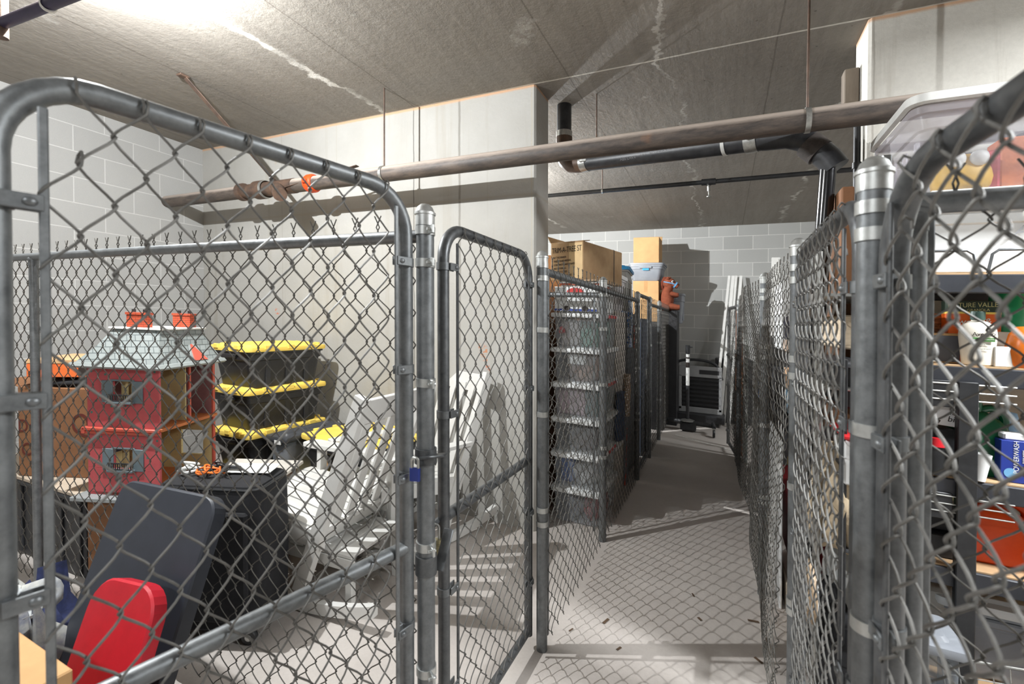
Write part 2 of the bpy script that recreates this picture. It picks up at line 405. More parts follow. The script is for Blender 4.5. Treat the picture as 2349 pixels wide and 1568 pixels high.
hx = a0.lerp(a1, .1); part(t, 'threaded_rod', m_rust, tube([(hx.x, hx.y, .25), (hx.x, hx.y, CEIL - 2.3)], .005, 8))
text(t, 'moulded_lettering', 'UNIVERSAL', .028, (1.30, -.455, .155), (PI/2, .12, -.2), M('grey_print', S(120, 120, 122), .6))
text(t, 'printed_lettering', 'ABS DWV   4 IN   PLASTIC PIPE   ASTM', .026, (.6, -.228, .165), (PI/2 + .5, .09, -.3), M('grey_print', S(120, 120, 122), .6))

t = thing('sprinkler_pipe', 'thin black sprinkler pipe under the ceiling beyond the wall opening', 'pipe', (-2.6, 4.2, 2.58))
part(t, 'pipe_run', m_black, tube([(0, 0, .06), (5.8, 0, .06)], .0185, 14))
part(t, 'tee', m_black, tube([(2.43, 0, .06), (2.54, 0, .06)], .027, 14), tube([(2.485, 0, .07), (2.485, 0, .03)], .02, 12))
part(t, 'sprinkler_head', m_clamp, tube([(2.485, 0, .03), (2.487, 0, -.015)], .012, 12), tube([(2.485, -.012, -.015), (2.487, -.012, -.05), (2.487, 0, -.062), (2.487, .012, -.05), (2.485, .012, -.015)], .004, 8), mv(lathe([(.001, 0), (.018, 0), (.018, .003), (.001, .003)], 16), 2.487, 0, -.066))
for x in (1.58, 4.6):
    h = part(t, 'pipe_hanger', m_clamp, ring((x, 0, .06), .019, .014))
    part(h, 'threaded_rod', m_rust, tube([(x, 0, .08), (x, 0, CEIL - 2.58)], .005, 8))

t = thing('ceiling_conduit', 'short dark violet pipe with white strap in the upper left ceiling corner', 'pipe', (-3.6, 1.35, 2.85))
A = [at(0, 55, Y=.77), at(290, -60, Y=.83)]
A = [Vector((p[0] + 3.6, p[1] - 1.35, p[2] - 2.85)) for p in A]
part(t, 'pipe_run', M('violet_pipe', S(62, 54, 82), .45, c2=S(46, 42, 60)), tube([A[0] + Vector((-.02, 0, 0)), A[1] + (A[1] - A[0]) * .6], .019, 14))
part(t, 'end_fitting', m_rust, tube([A[0] + Vector((0, 0, -.05)), A[0] + Vector((0, 0, .38))], .024, 14))
q = A[0].lerp(A[1], .42); part(t, 'strap', M('white_strap', S(214, 214, 210), .5), mv(ring((0, 0, 0), .02, .014), *q, rz=-.35), tube([q + Vector((0, 0, .03)), q + Vector((0, 0, .4))], .004, 8))

t = solo('wood_block', 'short raw lumber block fixed to the right pier below the ceiling', 'wood', M('raw_lumber', S(134, 122, 108), .75, c2=S(112, 100, 88), sc=12, stretch=(1, 1, .2)), [b2(-.065, 0, -.03, .05, -.08, .10, .004)], (.648, 3.0, 2.72))
solo('electrical_conduit', 'thin dark conduit running down the side face of the right pier', 'conduit', m_black, [tube([(0, 0, 0), (0, 0, .55)], .016, 12), ring((0, 0, .3), .017, .03, axis='Z')], (.625, 2.9, 1.98))

# ================================================================== chain-link
TA = [0, .04, .12, .28, .5, .72, .88, .96]; TB = [0, .1, .34, .66, .9]
def chainlink(L, h0, h1, W=.085, H=.085, r=.0018, d=.0045, a=.6, fine=True, sides=5, top='barb', ztop=None, ph=0, barb=.03, s0=0):
    """Woven wire: column k zigzags over half a diamond and hooks its neighbours. Local axes: x along, y normal, z up."""
    half = W / 2; nw = int(L / half); T = TA if fine else TB
    base = [x / 2 for x in T] + [.5 + x / 2 for x in T]
    Vs, Fs, off = [], [], 0
    ang = np.arange(sides) * 2 * PI / sides
    for k in range(nw):
        zt = h1 - (barb if top == 'barb' else .012)
        if ztop is not None:
            lim = min(ztop((k) * half), ztop((k + 1) * half)) - .012
            if lim < zt: zt -= math.ceil((zt - lim) / H) * H
        n = int((zt - h0) / H)
        if n < 1: continue
        t = np.array([j + x for j in range(n) for x in base] + [n])
        C = a * np.cos(2*PI*t) + (1 - a) * (1 - 4 * np.abs((t + 0) % 1 - .0) * 1.0 * ((t % 1) <= .5) - 4 * (1 - t % 1) * ((t % 1) > .5)) 
        sg = 1 if k % 2 == 0 else -1
        s = (k + .5) * half + sg * C * (half * .5 + r * 1.2)
        y = sg * d * np.sin(2*PI*t) ; y = np.sign(y) * np.sqrt(np.abs(y) / d) * d
        z = zt - t * H
        P = np.stack([s, y, z], 1)
        e = P[0]
        if top == 'barb':
            q = -sg
            up = np.array([[e[0] + q*r*1.5 + q*.011, 0, e[2] + barb * 1.0], [e[0] + q*r*1.4, .001*q, e[2] + barb*.62], [e[0] - q*r*1.2, -.002*q, e[2] + barb*.36], [e[0] + q*r, .002*q, e[2] + barb*.14]])
            P = np.concatenate([up, P[1:]])
        else:
            up = np.array([[e[0] - sg*.004, -.012, e[2] + .002], [e[0] - sg*.002, -.011, e[2] + .014], [e[0], -.002, e[2] + .019], [e[0], .004, e[2] + .01]])
            P = np.concatenate([up, P[1:]])
        e = P[-1]; P = np.concatenate([P, [[e[0] - sg*.003, -.004, e[2] - .008]]])
        Tn = np.empty_like(P); Tn[1:-1] = P[2:] - P[:-2]; Tn[0] = P[1] - P[0]; Tn[-1] = P[-1] - P[-2]
        Tn /= np.linalg.norm(Tn, axis=1)[:, None] + 1e-9
        # frame carried along the wire
        u = np.empty_like(P); cu = np.array((0, 1., 0))
        for i in range(len(P)):
            cu = cu - Tn[i] * cu.dot(Tn[i]); ln = math.sqrt(cu.dot(cu)); cu = cu / ln if ln > 1e-6 else np.array((1., 0, 0)); u[i] = cu
        w = np.cross(Tn, u)
        V = P[:, None, :] + r * (np.cos(ang)[None, :, None] * u[:, None, :] + np.sin(ang)[None, :, None] * w[:, None, :])
        m = len(P); V = V.reshape(-1, 3)
        i = np.arange(m - 1)[:, None] * sides; q = np.arange(sides)[None, :]; q2 = (q + 1) % sides
        Fs.append(np.stack([i + q, i + q2, i + sides + q2, i + sides + q], -1).reshape(-1, 4) + off)
        Vs.append(V); off += len(V)
    V = np.concatenate(Vs); V[:, 0] += s0
    return V, np.concatenate(Fs)

def band(x, y, z, r, w=.022, t=.003, tab=None):
    s = [ring((x, y, z), r, w, 22, 'Z', t)]
    if tab is not None: s.append(mv(bx(r + .014, 0, 0, .03, .007, w, .001), x, y, z, rz=tab)); s.append(mv(tube([(r + .016, -.012, 0), (r + .016, .01, 0)], .004, 8), x, y, z, rz=tab))
    return s

m_tube, m_dark, m_band, m_wire, m_wiref = (MATS[n] for n in ('steel_tube', 'steel_dark', 'steel_band', 'wire', 'wire_fine'))
def post(par, x, y, h=1.69, r=.0235, bands=(), cap=True, tab=None, mat=None):
    p = part(par, 'post', mat or m_tube, tube([(x, y, 0), (x, y, h)], r, 20))
    if cap: part(p, 'post_cap', m_band if r > .02 else m_tube, mv(lathe([(r + .0015, -.032), (r + .002, -.004), (r + .0045, -.003), (r + .0045, .003), (r + .001, .006), (r * .86, .017), (r * .5, .025), (.001, .028)], 22), x, y, h))
    for b in bands: part(p, 'brace_band', m_band, *band(x, y, b, r, tab=tab))
    return p

def frame_path(L, h0, h1, rad, n=8, bottom=True):
    a = [(0, h0)] + [(x, z) for x, z in arc(rad, h1 - rad, rad, 180, 90, n)] + [(x, z) for x, z in arc(L - rad, h1 - rad, rad, 90, 0, n)] + [(L, h0)]
    return [(x, 0, z) for x, z in a]

def gate(name, label, loc, rz, L, h1=1.69, h0=.06, rad=.11, r=.018, mesh_side=1, W=.075, H=.09, mid=.82, wr=.0021, d=.005, bar_at='both', a=.4, clampz=(.22, .75, 1.1, 1.45), group=None, fr=None):
    """Swing gate along local +x from its hinge stile; the fabric hangs on the mesh_side face."""
    g = thing(name, label, 'gate', loc, rz, group); m = fr or m_dark
    part(g, 'frame', m, tube(frame_path(L, h0, h1, rad), r, 16))
    part(g, 'bottom_rail', m, tube([(0, 0, h0 + .02), (L, 0, h0 + .02)], r * .9, 14))
    if mid: part(g, 'mid_rail', m, tube([(0, 0, mid), (L, 0, mid)], r * .95, 14))
    inset = .046; yy = mesh_side * (r + .004)
    zt = lambda s: (h1 - (rad - math.sqrt(max(rad*rad - (rad - x)**2, 0))) if (x := min(max(s + inset * .6, 0), max(L - s - inset * .6, 0))) < rad else h1)
    V, Fc = chainlink(L - inset * 1.9, h0 - .01, h1 + .003, W, H, wr, d, a, top='loop', ztop=lambda s: zt(s) + .03, s0=inset * .95)
    V = V.copy(); V[:, 1] = V[:, 1] * mesh_side + yy
    part(g, 'wire_mesh', m_wire, (V, Fc))
    for s in (inset, L - inset):
        tb = part(g, 'tension_bar', m, bx(s, yy * .95, (h0 + h1 - .0) / 2, .011, .006, h1 - h0 - .09, .002))
        dirn = -1 if s < L / 2 else 1
        for z in clampz: part(tb, 'clamp_band', m_tube, mv(ring((0, 0, 0), r, .022, 18, 'Z', .003), 0 if dirn < 0 else L, 0, z), bx((s + (0 if dirn < 0 else L)) / 2, yy * 1.12, z, inset, .004, .022, .001), bx((s + (0 if dirn < 0 else L)) / 2, yy * .3, z, inset, .004, .022, .001), mv(blob(.008, .008, .006, 1, .0, 12, 6, False), s * .4 + .6 * (s + (0 if dirn < 0 else L)) / 2, yy * 1.2, z, sc=(1, .7, 1)))
    return g

def fence(name, label, p, q, posts, h=1.65, rail=1.632, rr=.0175, W=.085, H=.088, r=.0018, d=.0045, a=.6, fine=True, side=1, s0=.03, s1=.03, bulge=None, top='barb', barb=.05, h0=.02, bands=(.35, .72, 1.05, 1.38), tb=(1, 1), rails=((0, 1),), pr=.0235, tab=None, group=None, caps=True):
    """Fence from p to q (plan points): posts at distances along it, rail, woven fabric, tension bars."""
    P, Q = Vector(p), Vector(q); L = (Q - P).length; rz = math.atan2(Q.y - P.y, Q.x - P.x)
    f = thing(name, label, 'fence', (p[0], p[1], 0), rz, group)
    for s in posts:
        s, rad, hh = s if isinstance(s, tuple) else (s, pr, 1.69)
        post(f, s, 0, hh, rad, bands if rad > .02 else (), caps, tab=tab)
    if rail: part(f, 'top_rail', m_tube, *[tube([(a_ * L, 0, rail), (b_ * L, 0, rail)], rr, 16) for a_, b_ in rails])
    V, Fc = chainlink(L - s0 - s1, h0, h + barb, W, H, r, d, a, fine, top=top, barb=barb, s0=s0)
    V = V.copy(); V[:, 1] += side * (rr + d * .7)
    if bulge: V[:, 1] += bulge(V[:, 0], V[:, 2])
    part(f, 'wire_mesh', m_wiref, (V, Fc))
    if tb[0]: part(f, 'tension_bar', m_tube, bx(s0 + .008, side * .014, h / 2 + .02, .014, .006, h - .05, .002))
    if tb[1]: part(f, 'tension_bar', m_tube, bx(L - s1 - .008, side * .014, h / 2 + .02, .014, .006, h - .05, .002))
    return f

# cage fronts on the left of the aisle
fence('chain_link_fence', 'chain-link partition from the latch post to the left block wall, behind the large swung gate', (-.716, 1.0), (-4.64, 1.0), [0, (2.22, .017, 1.62)], side=-1, s0=.05, bands=(.475, .81, 1.245, 1.56, 1.645), tab=2.6)
gate('chain_link_gate', 'large chain-link gate swung toward the viewer at far left, with rounded top', (-.885, .262), math.atan2(.688, .143), .703, h1=1.735, W=.078, H=.104, mesh_side=-1, wr=.0022, d=.0055, clampz=(.62, 1.01, 1.284, 1.556), fr=m_tube)
gate('chain_link_gate', 'narrow closed chain-link gate standing in front of the rocking chairs', (-.755, 1.80), -PI/2, .655, W=.07, H=.083, mesh_side=1, wr=.0019, d=.005, clampz=(.3, .6, 1.13, 1.57), rad=.1)
fence('chain_link_fence', 'left aisle fence running past the stack of clear totes, ending in a square post', (-.70, 1.82), (-.705, 4.24), [0, 1.1, 2.42], side=-1, bands=(.55, .61, 1.02, 1.38, 1.6, 1.655), tab=0, W=.08, H=.085)
fence('chain_link_fence', 'short chain-link return between the concrete pier and the aisle fence corner post', (-1.12, 2.945), (-.725, 2.945), [], side=-1, tb=(1, 1), rail=1.6, h=1.6, W=.08)
gate('chain_link_gate', 'small far gate in the left aisle fence beyond the tote stack', (-.705, 4.29), PI/2, .66, W=.085, H=.085, mesh_side=-1, wr=.0018, rad=.04, mid=None)
fence('chain_link_fence', 'farthest left aisle fence panel ending beneath the brown plush pony', (-.705, 5.0), (-.715, 7.25), [0, .85, 2.25], side=-1, fine=False, bands=(.5, 1.2, 1.6), tab=0)

# cage fronts on the right of the aisle
wob = lambda s, z: .03 * np.sin(s * 2.1 + .4) * np.sin(z * 2.2 + .5) + .012 * np.sin(s * 5.3 + z * 3)
fence('chain_link_fence', 'right aisle fence with slack sagging mesh and barbed top edge', (.222, 1.73), (.155, 5.2), [0, 1.02, 3.47], side=1, bulge=wob, bands=(.5, .53, .91, 1.27, 1.325, 1.58, 1.62), tab=-.3, W=.08, rail=None, a=.7, d=.006)
gate('chain_link_gate', 'closed chain-link gate in the right aisle between two capped posts', (.228, 1.0), PI/2, .69, W=.066, H=.085, mesh_side=1, wr=.0021, d=.006, h1=1.66, mid=None, a=.55, clampz=(.3, .78, 1.25, 1.5))
gate('chain_link_gate', 'blurred chain-link gate nearest the viewer at the right edge of the frame', (.243, .9), -PI/2 + .09, .76, W=.085, H=.086, mesh_side=-1, wr=.0023, d=.007, h1=1.66, mid=None, a=.5, rad=.13, clampz=(.3, .55, .95, 1.25, 1.5), r=.019)
fence('chain_link_fence', 'chain-link partition in front of the black shelving, starting at the tall right post', (.231, .96), (2.4, .96), [0, (.055, .016, 1.62)], side=1, s0=.07, bands=(.42, .6, .92, 1.254, 1.585, 1.63), tab=.3, rail=1.634, h=1.65)
gate('chain_link_gate', 'thin far gate standing open at the end of the right aisle fence', (.148, 5.27), PI/2 + .13, .62, W=.085, H=.09, mesh_side=1, wr=.0018, rad=.06, mid=None, h1=1.64)

# latches and padlocks
t = thing('gate_latch', 'steel fork latch with collar on the post between the two left gates', 'latch', (-.716, 1.0, .78))
part(t, 'collar', m_dark, *band(0, 0, .27, .025, .04, .004), bar((.0, -.025, .27), (.07, -.01, .285), .03, .006))
part(t, 'fork', m_dark, *band(0, .0, -.02, .025, .05, .004), tube([(-.02, .028, .0), (-.03, .07, .005), (-.05, .1, .03), (-.05, .14, .035), (-.045, .155, .02)], .009, 10), bar((.02, .03, -.05), (.015, .09, .04), .03, .006))
m_brass = M('brass_lock', S(150, 142, 112), .35, .8, c2=S(176, 166, 130)); m_blue = M('blue_lock', S(24, 44, 120), .35)
def padlock(label, mat, loc, rz, w=.026, h=.032, sh=.03, t_=.012):
    p = thing('padlock', label, 'padlock', loc, rz)
    part(p, 'body', mat, loft([lev(rrect(w, t_, .004), 0), lev(rrect(w, t_, .004), h)]), *[bx(0, -t_/2, h * (.15 + .08*i), w * .9, .002, h * .035, .0004) for i in range(9)] if mat is m_brass else [])
    part(p, 'shackle', MATS['clamp_steel'] if 'clamp_steel' in MATS else m_tube, tube([(-w*.32, 0, h * .9), (-w*.32, 0, h + sh * .6)] + [(x, 0, z) for x, z in arc(0, h + sh * .6, w*.32, 180, 0, 8)] + [(w*.32, 0, h * .9)], .0035, 8))
    return p
p = at(952, 1102, Y=.93); padlock('small blue padlock hanging from the latch of the large left gate', m_blue, p, .3)
p = at(999, 1275, Y=1.10); padlock('brass padlock with long shackle hanging on the narrow left gate', m_brass, p, .5, .032, .05, .055, .018)
# ================================================================== storage goods: builders
C_KRAFT = M('kraft_card', S(176, 132, 92), .8, c2=S(160, 116, 78), sc=5)
C_TAN = M('tan_card', S(204, 162, 112), .8, c2=S(192, 150, 102), sc=5)
C_BROWN = M('brown_card', S(138, 96, 64), .82, c2=S(118, 80, 52), sc=5)
C_OLD = M('worn_card', S(196, 164, 124), .82, c2=S(168, 134, 96), sc=4)
C_TAPE = M('packing_tape', S(196, 148, 92), .3)
INK = M('black_ink', S(44, 34, 28), .7); INKR = M('red_marker', S(96, 36, 26), .7); WHT = M('white_print', S(236, 236, 232), .5)
P_BLACK = M('tote_black', S(34, 34, 36), .42, c2=S(42, 42, 44), sc=14); P_YEL = M('tote_yellow', S(248, 216, 104), .5, c2=S(242, 206, 90), sc=8)
P_WHITE = M('plastic_white', S(232, 233, 232), .4, c2=S(224, 225, 224)); P_GREY = M('plastic_grey', S(150, 154, 160), .42, c2=S(138, 142, 149))
P_SLATE = M('plastic_slate', S(48, 52, 61), .5, c2=S(42, 46, 54), bump=.06, bsc=300); P_RED = M('plastic_red', S(196, 26, 44), .42, c2=S(176, 20, 38), bump=.05, bsc=300)
P_DGREY = M('plastic_charcoal', S(66, 68, 72), .48); CLIP = M('clip_red', S(206, 40, 44), .4)
CLEAR = clear('clear_plastic', S(224, 228, 232), .2); CLEARG = clear('clear_grey_plastic', S(170, 178, 186), .34)
CLOTH = lambda n, c, c2=None: M(n, c, .9, c2=c2, sc=30, bump=.15, bsc=120)
PNAVY = CLOTH('navy_cloth', S(40, 50, 92), S(26, 32, 62)); PBLK = CLOTH('black_cloth', S(30, 30, 33), S(22, 22, 25))

def tote(name, label, loc, rz, sx, sy, h, body, lid, group=None, tabs=0, lh=.034, tp=.86, r=.04, lidlift=0, cat='storage bin', lab=None):
    t = thing(name, label, cat, loc, rz, group); bh = h - lh * .7
    rr = lambda k, e=0: rrect(sx * k + e, sy * k + e, r, 5)
    lo = lambda z: tp + (1 - tp) * z / bh
    if body is CLEAR or body is CLEARG:
        part(t, 'body', body, loft([lev(rr(tp, -.02), 0), lev(rr(tp), .012), lev(rr(1, -.012), bh - .02), lev(rr(1, .004), bh - .018), lev(rr(1, .004), bh)], True, False))
    else:
        part(t, 'body', body, loft([lev(rr(tp, -.02), 0), lev(rr(tp), .012), lev(rr(lo(bh * .72), -.012), bh * .72), lev(rr(lo(bh * .72), .006), bh * .74), lev(rr(1, -.014), bh - .03), lev(rr(1, .008), bh - .026), lev(rr(1, .008), bh)]),
             *[bx(sgn * sx * (lo(bh * .4) - .012) / 2, yy * sy * .25, bh * .4, .012, sy * .06, bh * .6, .003) for sgn in (-1, 1) for yy in (-1, 0, 1)])
        for sgn in (-1, 1): part(t, 'handle', body, bx(0, sgn * (sy / 2 - .002), bh * .84, sx * .36, .03, .03, .006))
    if lid is not None:
        sh = [loft([lev(rr(1, .03), bh - .012), lev(rr(1, .036), bh + .004), lev(rr(1, .03), bh + lh * .55), lev(rr(1, .0), bh + lh * .62), lev(rr(1, -.05), bh + lh * .6), lev(rr(1, -.07), bh + lh), lev(rr(1, -.11), bh + lh), lev(rr(1, -.13), bh + lh * .7)])]
        if tabs:
            for i in range(tabs):
                f = (i + .5) / tabs - .5
                sh += [bx(sgn * (sx / 2 + .012), f * sy * .86, bh + lh * .5, .022, sy * .09, lh * .95, .004) for sgn in (-1, 1)]
                sh += [bx(f * sx * .8, sgn * (sy / 2 + .012), bh + lh * .5, sx * .12, .022, lh * .95, .004) for sgn in (-1, 1)]
        part(t, 'lid', lid, *sh)
    return t

def carton(name, label, loc, rz, sx, sy, sz, mat, flaps=None, tape=True, group=None, cat='cardboard box'):
    t = thing(name, label, cat, loc, rz, group)
    part(t, 'body', mat, b2(-sx/2, sx/2, -sy/2, sy/2, 0, sz, .004))
    if tape: part(t, 'tape', C_TAPE, bx(0, 0, sz + .0006, .05, sy + .001, .0012, .0003), bx(0, -sy/2 - .0006, sz * .86, .05, .0012, sz * .28, .0003))
    for f in flaps or ():
        a, tilt, ln = f                        # side (+x,-x,+y,-y), angle up from horizontal outwards, length
        w = sy if 'x' in a else sx; sg = 1 if a[0] == '+' else -1; tl = math.radians(tilt)
        if 'x' in a: sh = bar((sg*sx/2, 0, sz), (sg*(sx/2 + ln*math.cos(tl)), 0, sz + ln*math.sin(tl)), w, .005)
        else: sh = bar((0, sg*sy/2, sz), (0, sg*(sy/2 + ln*math.cos(tl)), sz + ln*math.sin(tl)), w, .005)
        part(t, 'flap', mat, sh)
    return t

def bundle(name, label, cat, mat, loc, rx, ry, rz_, seed, group=None, rot=0, amp=.14):
    return solo(name, label, cat, mat, [blob(rx, ry, rz_, seed, amp)], loc, rot, group, ang=80)

# ================================================================== left cage: totes
G = 'stack of black totes with yellow lids'
for i, w in enumerate(('lowest black tote with yellow lid, standing on the floor under three others', 'second lowest black tote with yellow lid in the tall stack by the dollhouse', 'second highest black tote with yellow lid in the tall stack by the dollhouse', 'topmost black tote with yellow lid of the tall stack of four')):
    tote('storage_tote', w, (-3.055, 2.32, .003 + .291 * i), (-.02, .015, -.03, .01)[i], .40, .64, .297, P_BLACK, P_YEL, G, tabs=3, tp=.84)
G = 'stack of two totes behind the rocking chairs'
for i, w in enumerate(('lower black tote with yellow lid behind the rocking chairs', 'upper black tote with yellow lid tucked behind the backrest of a rocking chair')):
    t = tote('storage_tote', w, (-2.27, 2.42, .003 + .291 * i), -.2, .60, .52, .297, P_BLACK, P_YEL, G, tabs=3, tp=.88)
    part(t, 'label_sticker', C_TAN, bx(-.05, -.249, .14, .09, .004, .05, .0005))
for i, w in enumerate(('lower clear bin between the tall black tote stack and the yellow-lidded pair', 'upper clear bin with charcoal lid beside the tall black tote stack')):
    t = tote('clear_bin', w, (-2.72, 2.36, .003 + .287 * i), 0, .17, .50, .29, CLEARG, P_DGREY if i else P_WHITE, 'clear bins beside the black totes', tp=.9, r=.02)
    part(t, 'latch', WHT, bx(.02, -.262, .25, .06, .012, .03, .003))
    bundle('folded_cloth', 'pale folded cloth inside the upper clear bin' if i else 'brownish folded cloth inside the lower clear bin', 'cloth', CLOTH('cloth_pale', S(196, 190, 186)) if i else CLOTH('cloth_taupe', S(150, 130, 118)), (-2.72, 2.36, .02 + .287 * i), .065, .2, .2, 5 + i)

# ================================================================== dollhouse on its carton
m_pink = mat_pattern('dollhouse_pink', S(184, 82, 84), S(172, 72, 76), S(70, 110, 100), 26, .16)
m_shing = mat_bricky('dollhouse_shingle', S(124, 130, 128), S(136, 142, 140), S(84, 90, 90), .045, .03, .0022)
m_chim = mat_bricky('toy_brick', S(184, 74, 40), S(164, 62, 32), S(110, 46, 26), .03, .012, .0012)
m_cream = mat_pattern('dollhouse_cream', S(206, 188, 136), S(196, 178, 126), S(120, 110, 84), 34, .08)
m_mauve = M('dollhouse_mauve', S(150, 104, 104), .7, c2=S(136, 92, 94), sc=30); m_wood = M('dollhouse_floor', S(192, 112, 62), .55, c2=S(164, 90, 48), sc=8, stretch=(12, 1, 1))
m_shut = M('shutter_grey', S(104, 118, 124), .55); m_trimr = M('dollhouse_trim', S(192, 84, 66), .5); m_dkblue = mat_pattern('dollhouse_navy', S(56, 58, 82), S(48, 50, 74), S(110, 110, 130), 60, .16)
m_roofg = M('roof_grey', S(146, 152, 150), .5); m_base = M('base_grey', S(150, 154, 154), .5)
N = at(368, 1140, Y=1.315)
dh = thing('dollhouse', 'pink toy house with grey shingle roof and two brick chimneys, open on its right side', 'dollhouse', N, TH - .03)
part(dh, 'base_board', m_base, b2(-.42, .06, -.05, .46, -.022, 0, .004))
def wall_hole(x0, x1, z0, z1, wx0, wx1, holes, y0, y1):
    s, zc = [], z0
    for a, b in holes: s += [b2(x0, x1, y0, y1, zc, a, .001), b2(x0, wx0, y0, y1, a, b, .001), b2(wx1, x1, y0, y1, a, b, .001)]; zc = b
    return s + [b2(x0, x1, y0, y1, zc, z1, .001)]
part(dh, 'front_wall', m_pink, *wall_hole(-.37, 0, 0, .645, -.235, -.135, [(.135, .235), (.475, .575)], 0, .012))
part(dh, 'back_wall', m_cream, b2(-.37, -.358, .012, .40, 0, .645, .001))
part(dh, 'lower_wallpaper', m_dkblue, b2(-.357, -.352, .02, .2, .17, .32, .001)); 
part(dh, 'upper_wallpaper', m_mauve, b2(-.37, 0, .385, .40, .34, .645, .001), b2(-.357, -.352, .14, .38, .34, .645, .001))
part(dh, 'end_wall', m_cream, b2(-.37, -.19, .386, .40, 0, .32, .001), b2(-.06, 0, .386, .40, 0, .32, .001), b2(-.19, -.06, .386, .40, .24, .32, .001), b2(-.19, -.06, .386, .40, 0, .1, .001))
part(dh, 'edge_strip', m_trimr, b2(-.006, .004, .384, .402, 0, .645, .001), b2(-.006, .004, .2, .212, .34, .645, .001))
part(dh, 'partition', m_cream, b2(-.352, -.02, .2, .208, .34, .645, .001)); 
for z in (.0, .325): part(dh, 'storey_floor', m_wood, b2(-.36, .012, .0, .41, z, z + .016, .002))
part(dh, 'cornice_band', m_trimr, b2(-.385, .006, -.012, .0, .305, .322, .003), b2(-.385, .006, -.018, .0, .322, .34, .004), b2(-.39, -.37, -.018, .4, .305, .34, .004))
for zc in (.185, .525):
    w = part(dh, 'window', m_cream, b2(-.24, -.13, .05, .054, zc - .06, zc + .06, .001), b2(-.2, -.185, .03, .034, zc - .05, zc + .05, .001))
    part(w, 'window_head', m_shut, b2(-.245, -.125, -.006, .002, zc + .048, zc + .056, .001)); part(w, 'window_sill', m_shut, b2(-.25, -.12, -.03, .002, zc - .062, zc - .05, .002))
    part(w, 'balcony_rail', m_black, *[b2(-.24 + .011 * i, -.236 + .011 * i, -.028, -.024, zc - .05, zc - .018, .0005) for i in range(11)], b2(-.245, -.125, -.029, -.023, zc - .02, zc - .014, .0005), b2(-.245, -.125, -.029, -.023, zc - .05, zc - .045, .0005))
    for x in (-.29, -.135): part(w, 'shutter', m_shut, b2(x, x + .055, -.008, 0, zc - .06, zc + .05, .002))
e = lambda x0, x1, y0, y1, z: [(x0, y0, z), (x1, y0, z), (x1, y1, z), (x0, y1, z)]
rf = part(dh, 'mansard_roof', m_shing, loft([e(-.40, .03, -.035, .43, .66), e(-.345, -.02, .025, .40, .74), e(-.30, -.055, .075, .385, .83)]), ang=10)
part(rf, 'eave', m_roofg, loft([e(-.41, .04, -.045, .435, .638), e(-.42, .05, -.055, .44, .648), e(-.41, .04, -.045, .435, .664)]), ang=10)
part(rf, 'roof_cap', m_white, b2(-.315, -.04, .06, .395, .83, .84, .002))
dm = part(rf, 'dormer', m_roofg, loft([[(-.02, .2, .66), (.03, .2, .66), (-.06, .2, .78)], [(-.02, .3, .66), (.03, .3, .66), (-.06, .3, .78)]]), loft([[(.03, .19, .665), (.035, .31, .665), (-.05, .25, .79)], [(.02, .19, .665), (.025, .31, .665), (-.06, .25, .79)]]), ang=10)
part(dm, 'gable_panel', m_trimr, loft([[(.037, .205, .668), (.042, .295, .668), (-.035, .25, .765)], [(.03, .205, .668), (.035, .295, .668), (-.04, .25, .765)]]), ang=10)
for x, y in ((-.2, .12), (-.12, .33)):
    ch = part(dh, 'chimney', m_chim, b2(x - .05, x + .05, y - .025, y + .025, .835, .905, .002), b2(x - .054, x + .054, y - .029, y + .029, .905, .918, .002))
    for q in (-.03, .03): part(ch, 'chimney_pot', m_black, mv(lathe([(.009, 0), (.009, .016)], 12), x + q, y, .918))
cc = Matrix.Rotation(TH - .03, 3, 'Z') @ Vector((-.19, .19, 0))
carton('cardboard_box', 'brown cardboard box under the pink dollhouse', (N[0] + cc.x, N[1] + cc.y, 0), TH - .03, .36, .40, N[2] - .024, C_BROWN, tape=False)

t = thing('storage_chest', 'black storage chest with tan top at the left, under the large brown box', 'chest', (-3.5, 1.42, 0), .05)
part(t, 'body', M('chest_black', S(52, 53, 56), .5, c2=S(44, 45, 48)), b2(-.6, .52, -.26, .3, 0, .41, .008), *[b2(x, x + .03, -.272, -.26, .02, .39, .003) for x in (-.55, -.1, .3, .47)])
part(t, 'lid', M('chest_top', S(206, 190, 170), .6, c2=S(192, 176, 156)), b2(-.62, .54, -.28, .32, .425, .445, .003)); part(t, 'rim', m_black, b2(-.63, .55, -.29, .33, .405, .425, .004))
bxx = carton('cardboard_box', 'large brown cardboard box with red handwriting, left of the dollhouse', (-3.42, 1.44, .446), TH, .52, .42, .50, C_BROWN, [('-x', 20, .1), ('+x', 8, .1)], tape=False)
text(bxx, 'handwriting', 'Den', .1, (-.19, -.212, .28), UPF, INKR, sx=.8); text(bxx, 'handwriting', 'Cho', .1, (-.17, -.212, .15), UPF, INKR, sx=.8); text(bxx, 'handwriting', 'QT', .16, (.13, -.212, .3), UPF, INKR, sx=.8)
solo('folded_bag', 'flat black bag lying between the orange box and the large brown box', 'bag', PBLK, [blob(.25, .2, .05, 3, .06)], (-3.42, 1.44, .952), TH, ang=80)
ob = thing('flat_box', 'flat orange box with light wooden top on the brown cardboard box', 'box', (-3.40, 1.46, 1.004), TH + .25)
part(ob, 'body', M('orange_card', S(226, 112, 52), .6, c2=S(214, 98, 44)), b2(-.26, .26, -.19, .19, 0, .075, .003)); part(ob, 'top_panel', M('light_wood', S(216, 178, 132), .6, c2=S(200, 160, 116), stretch=(1, 8, 1)), b2(-.262, .262, -.192, .192, .0755, .1, .003))
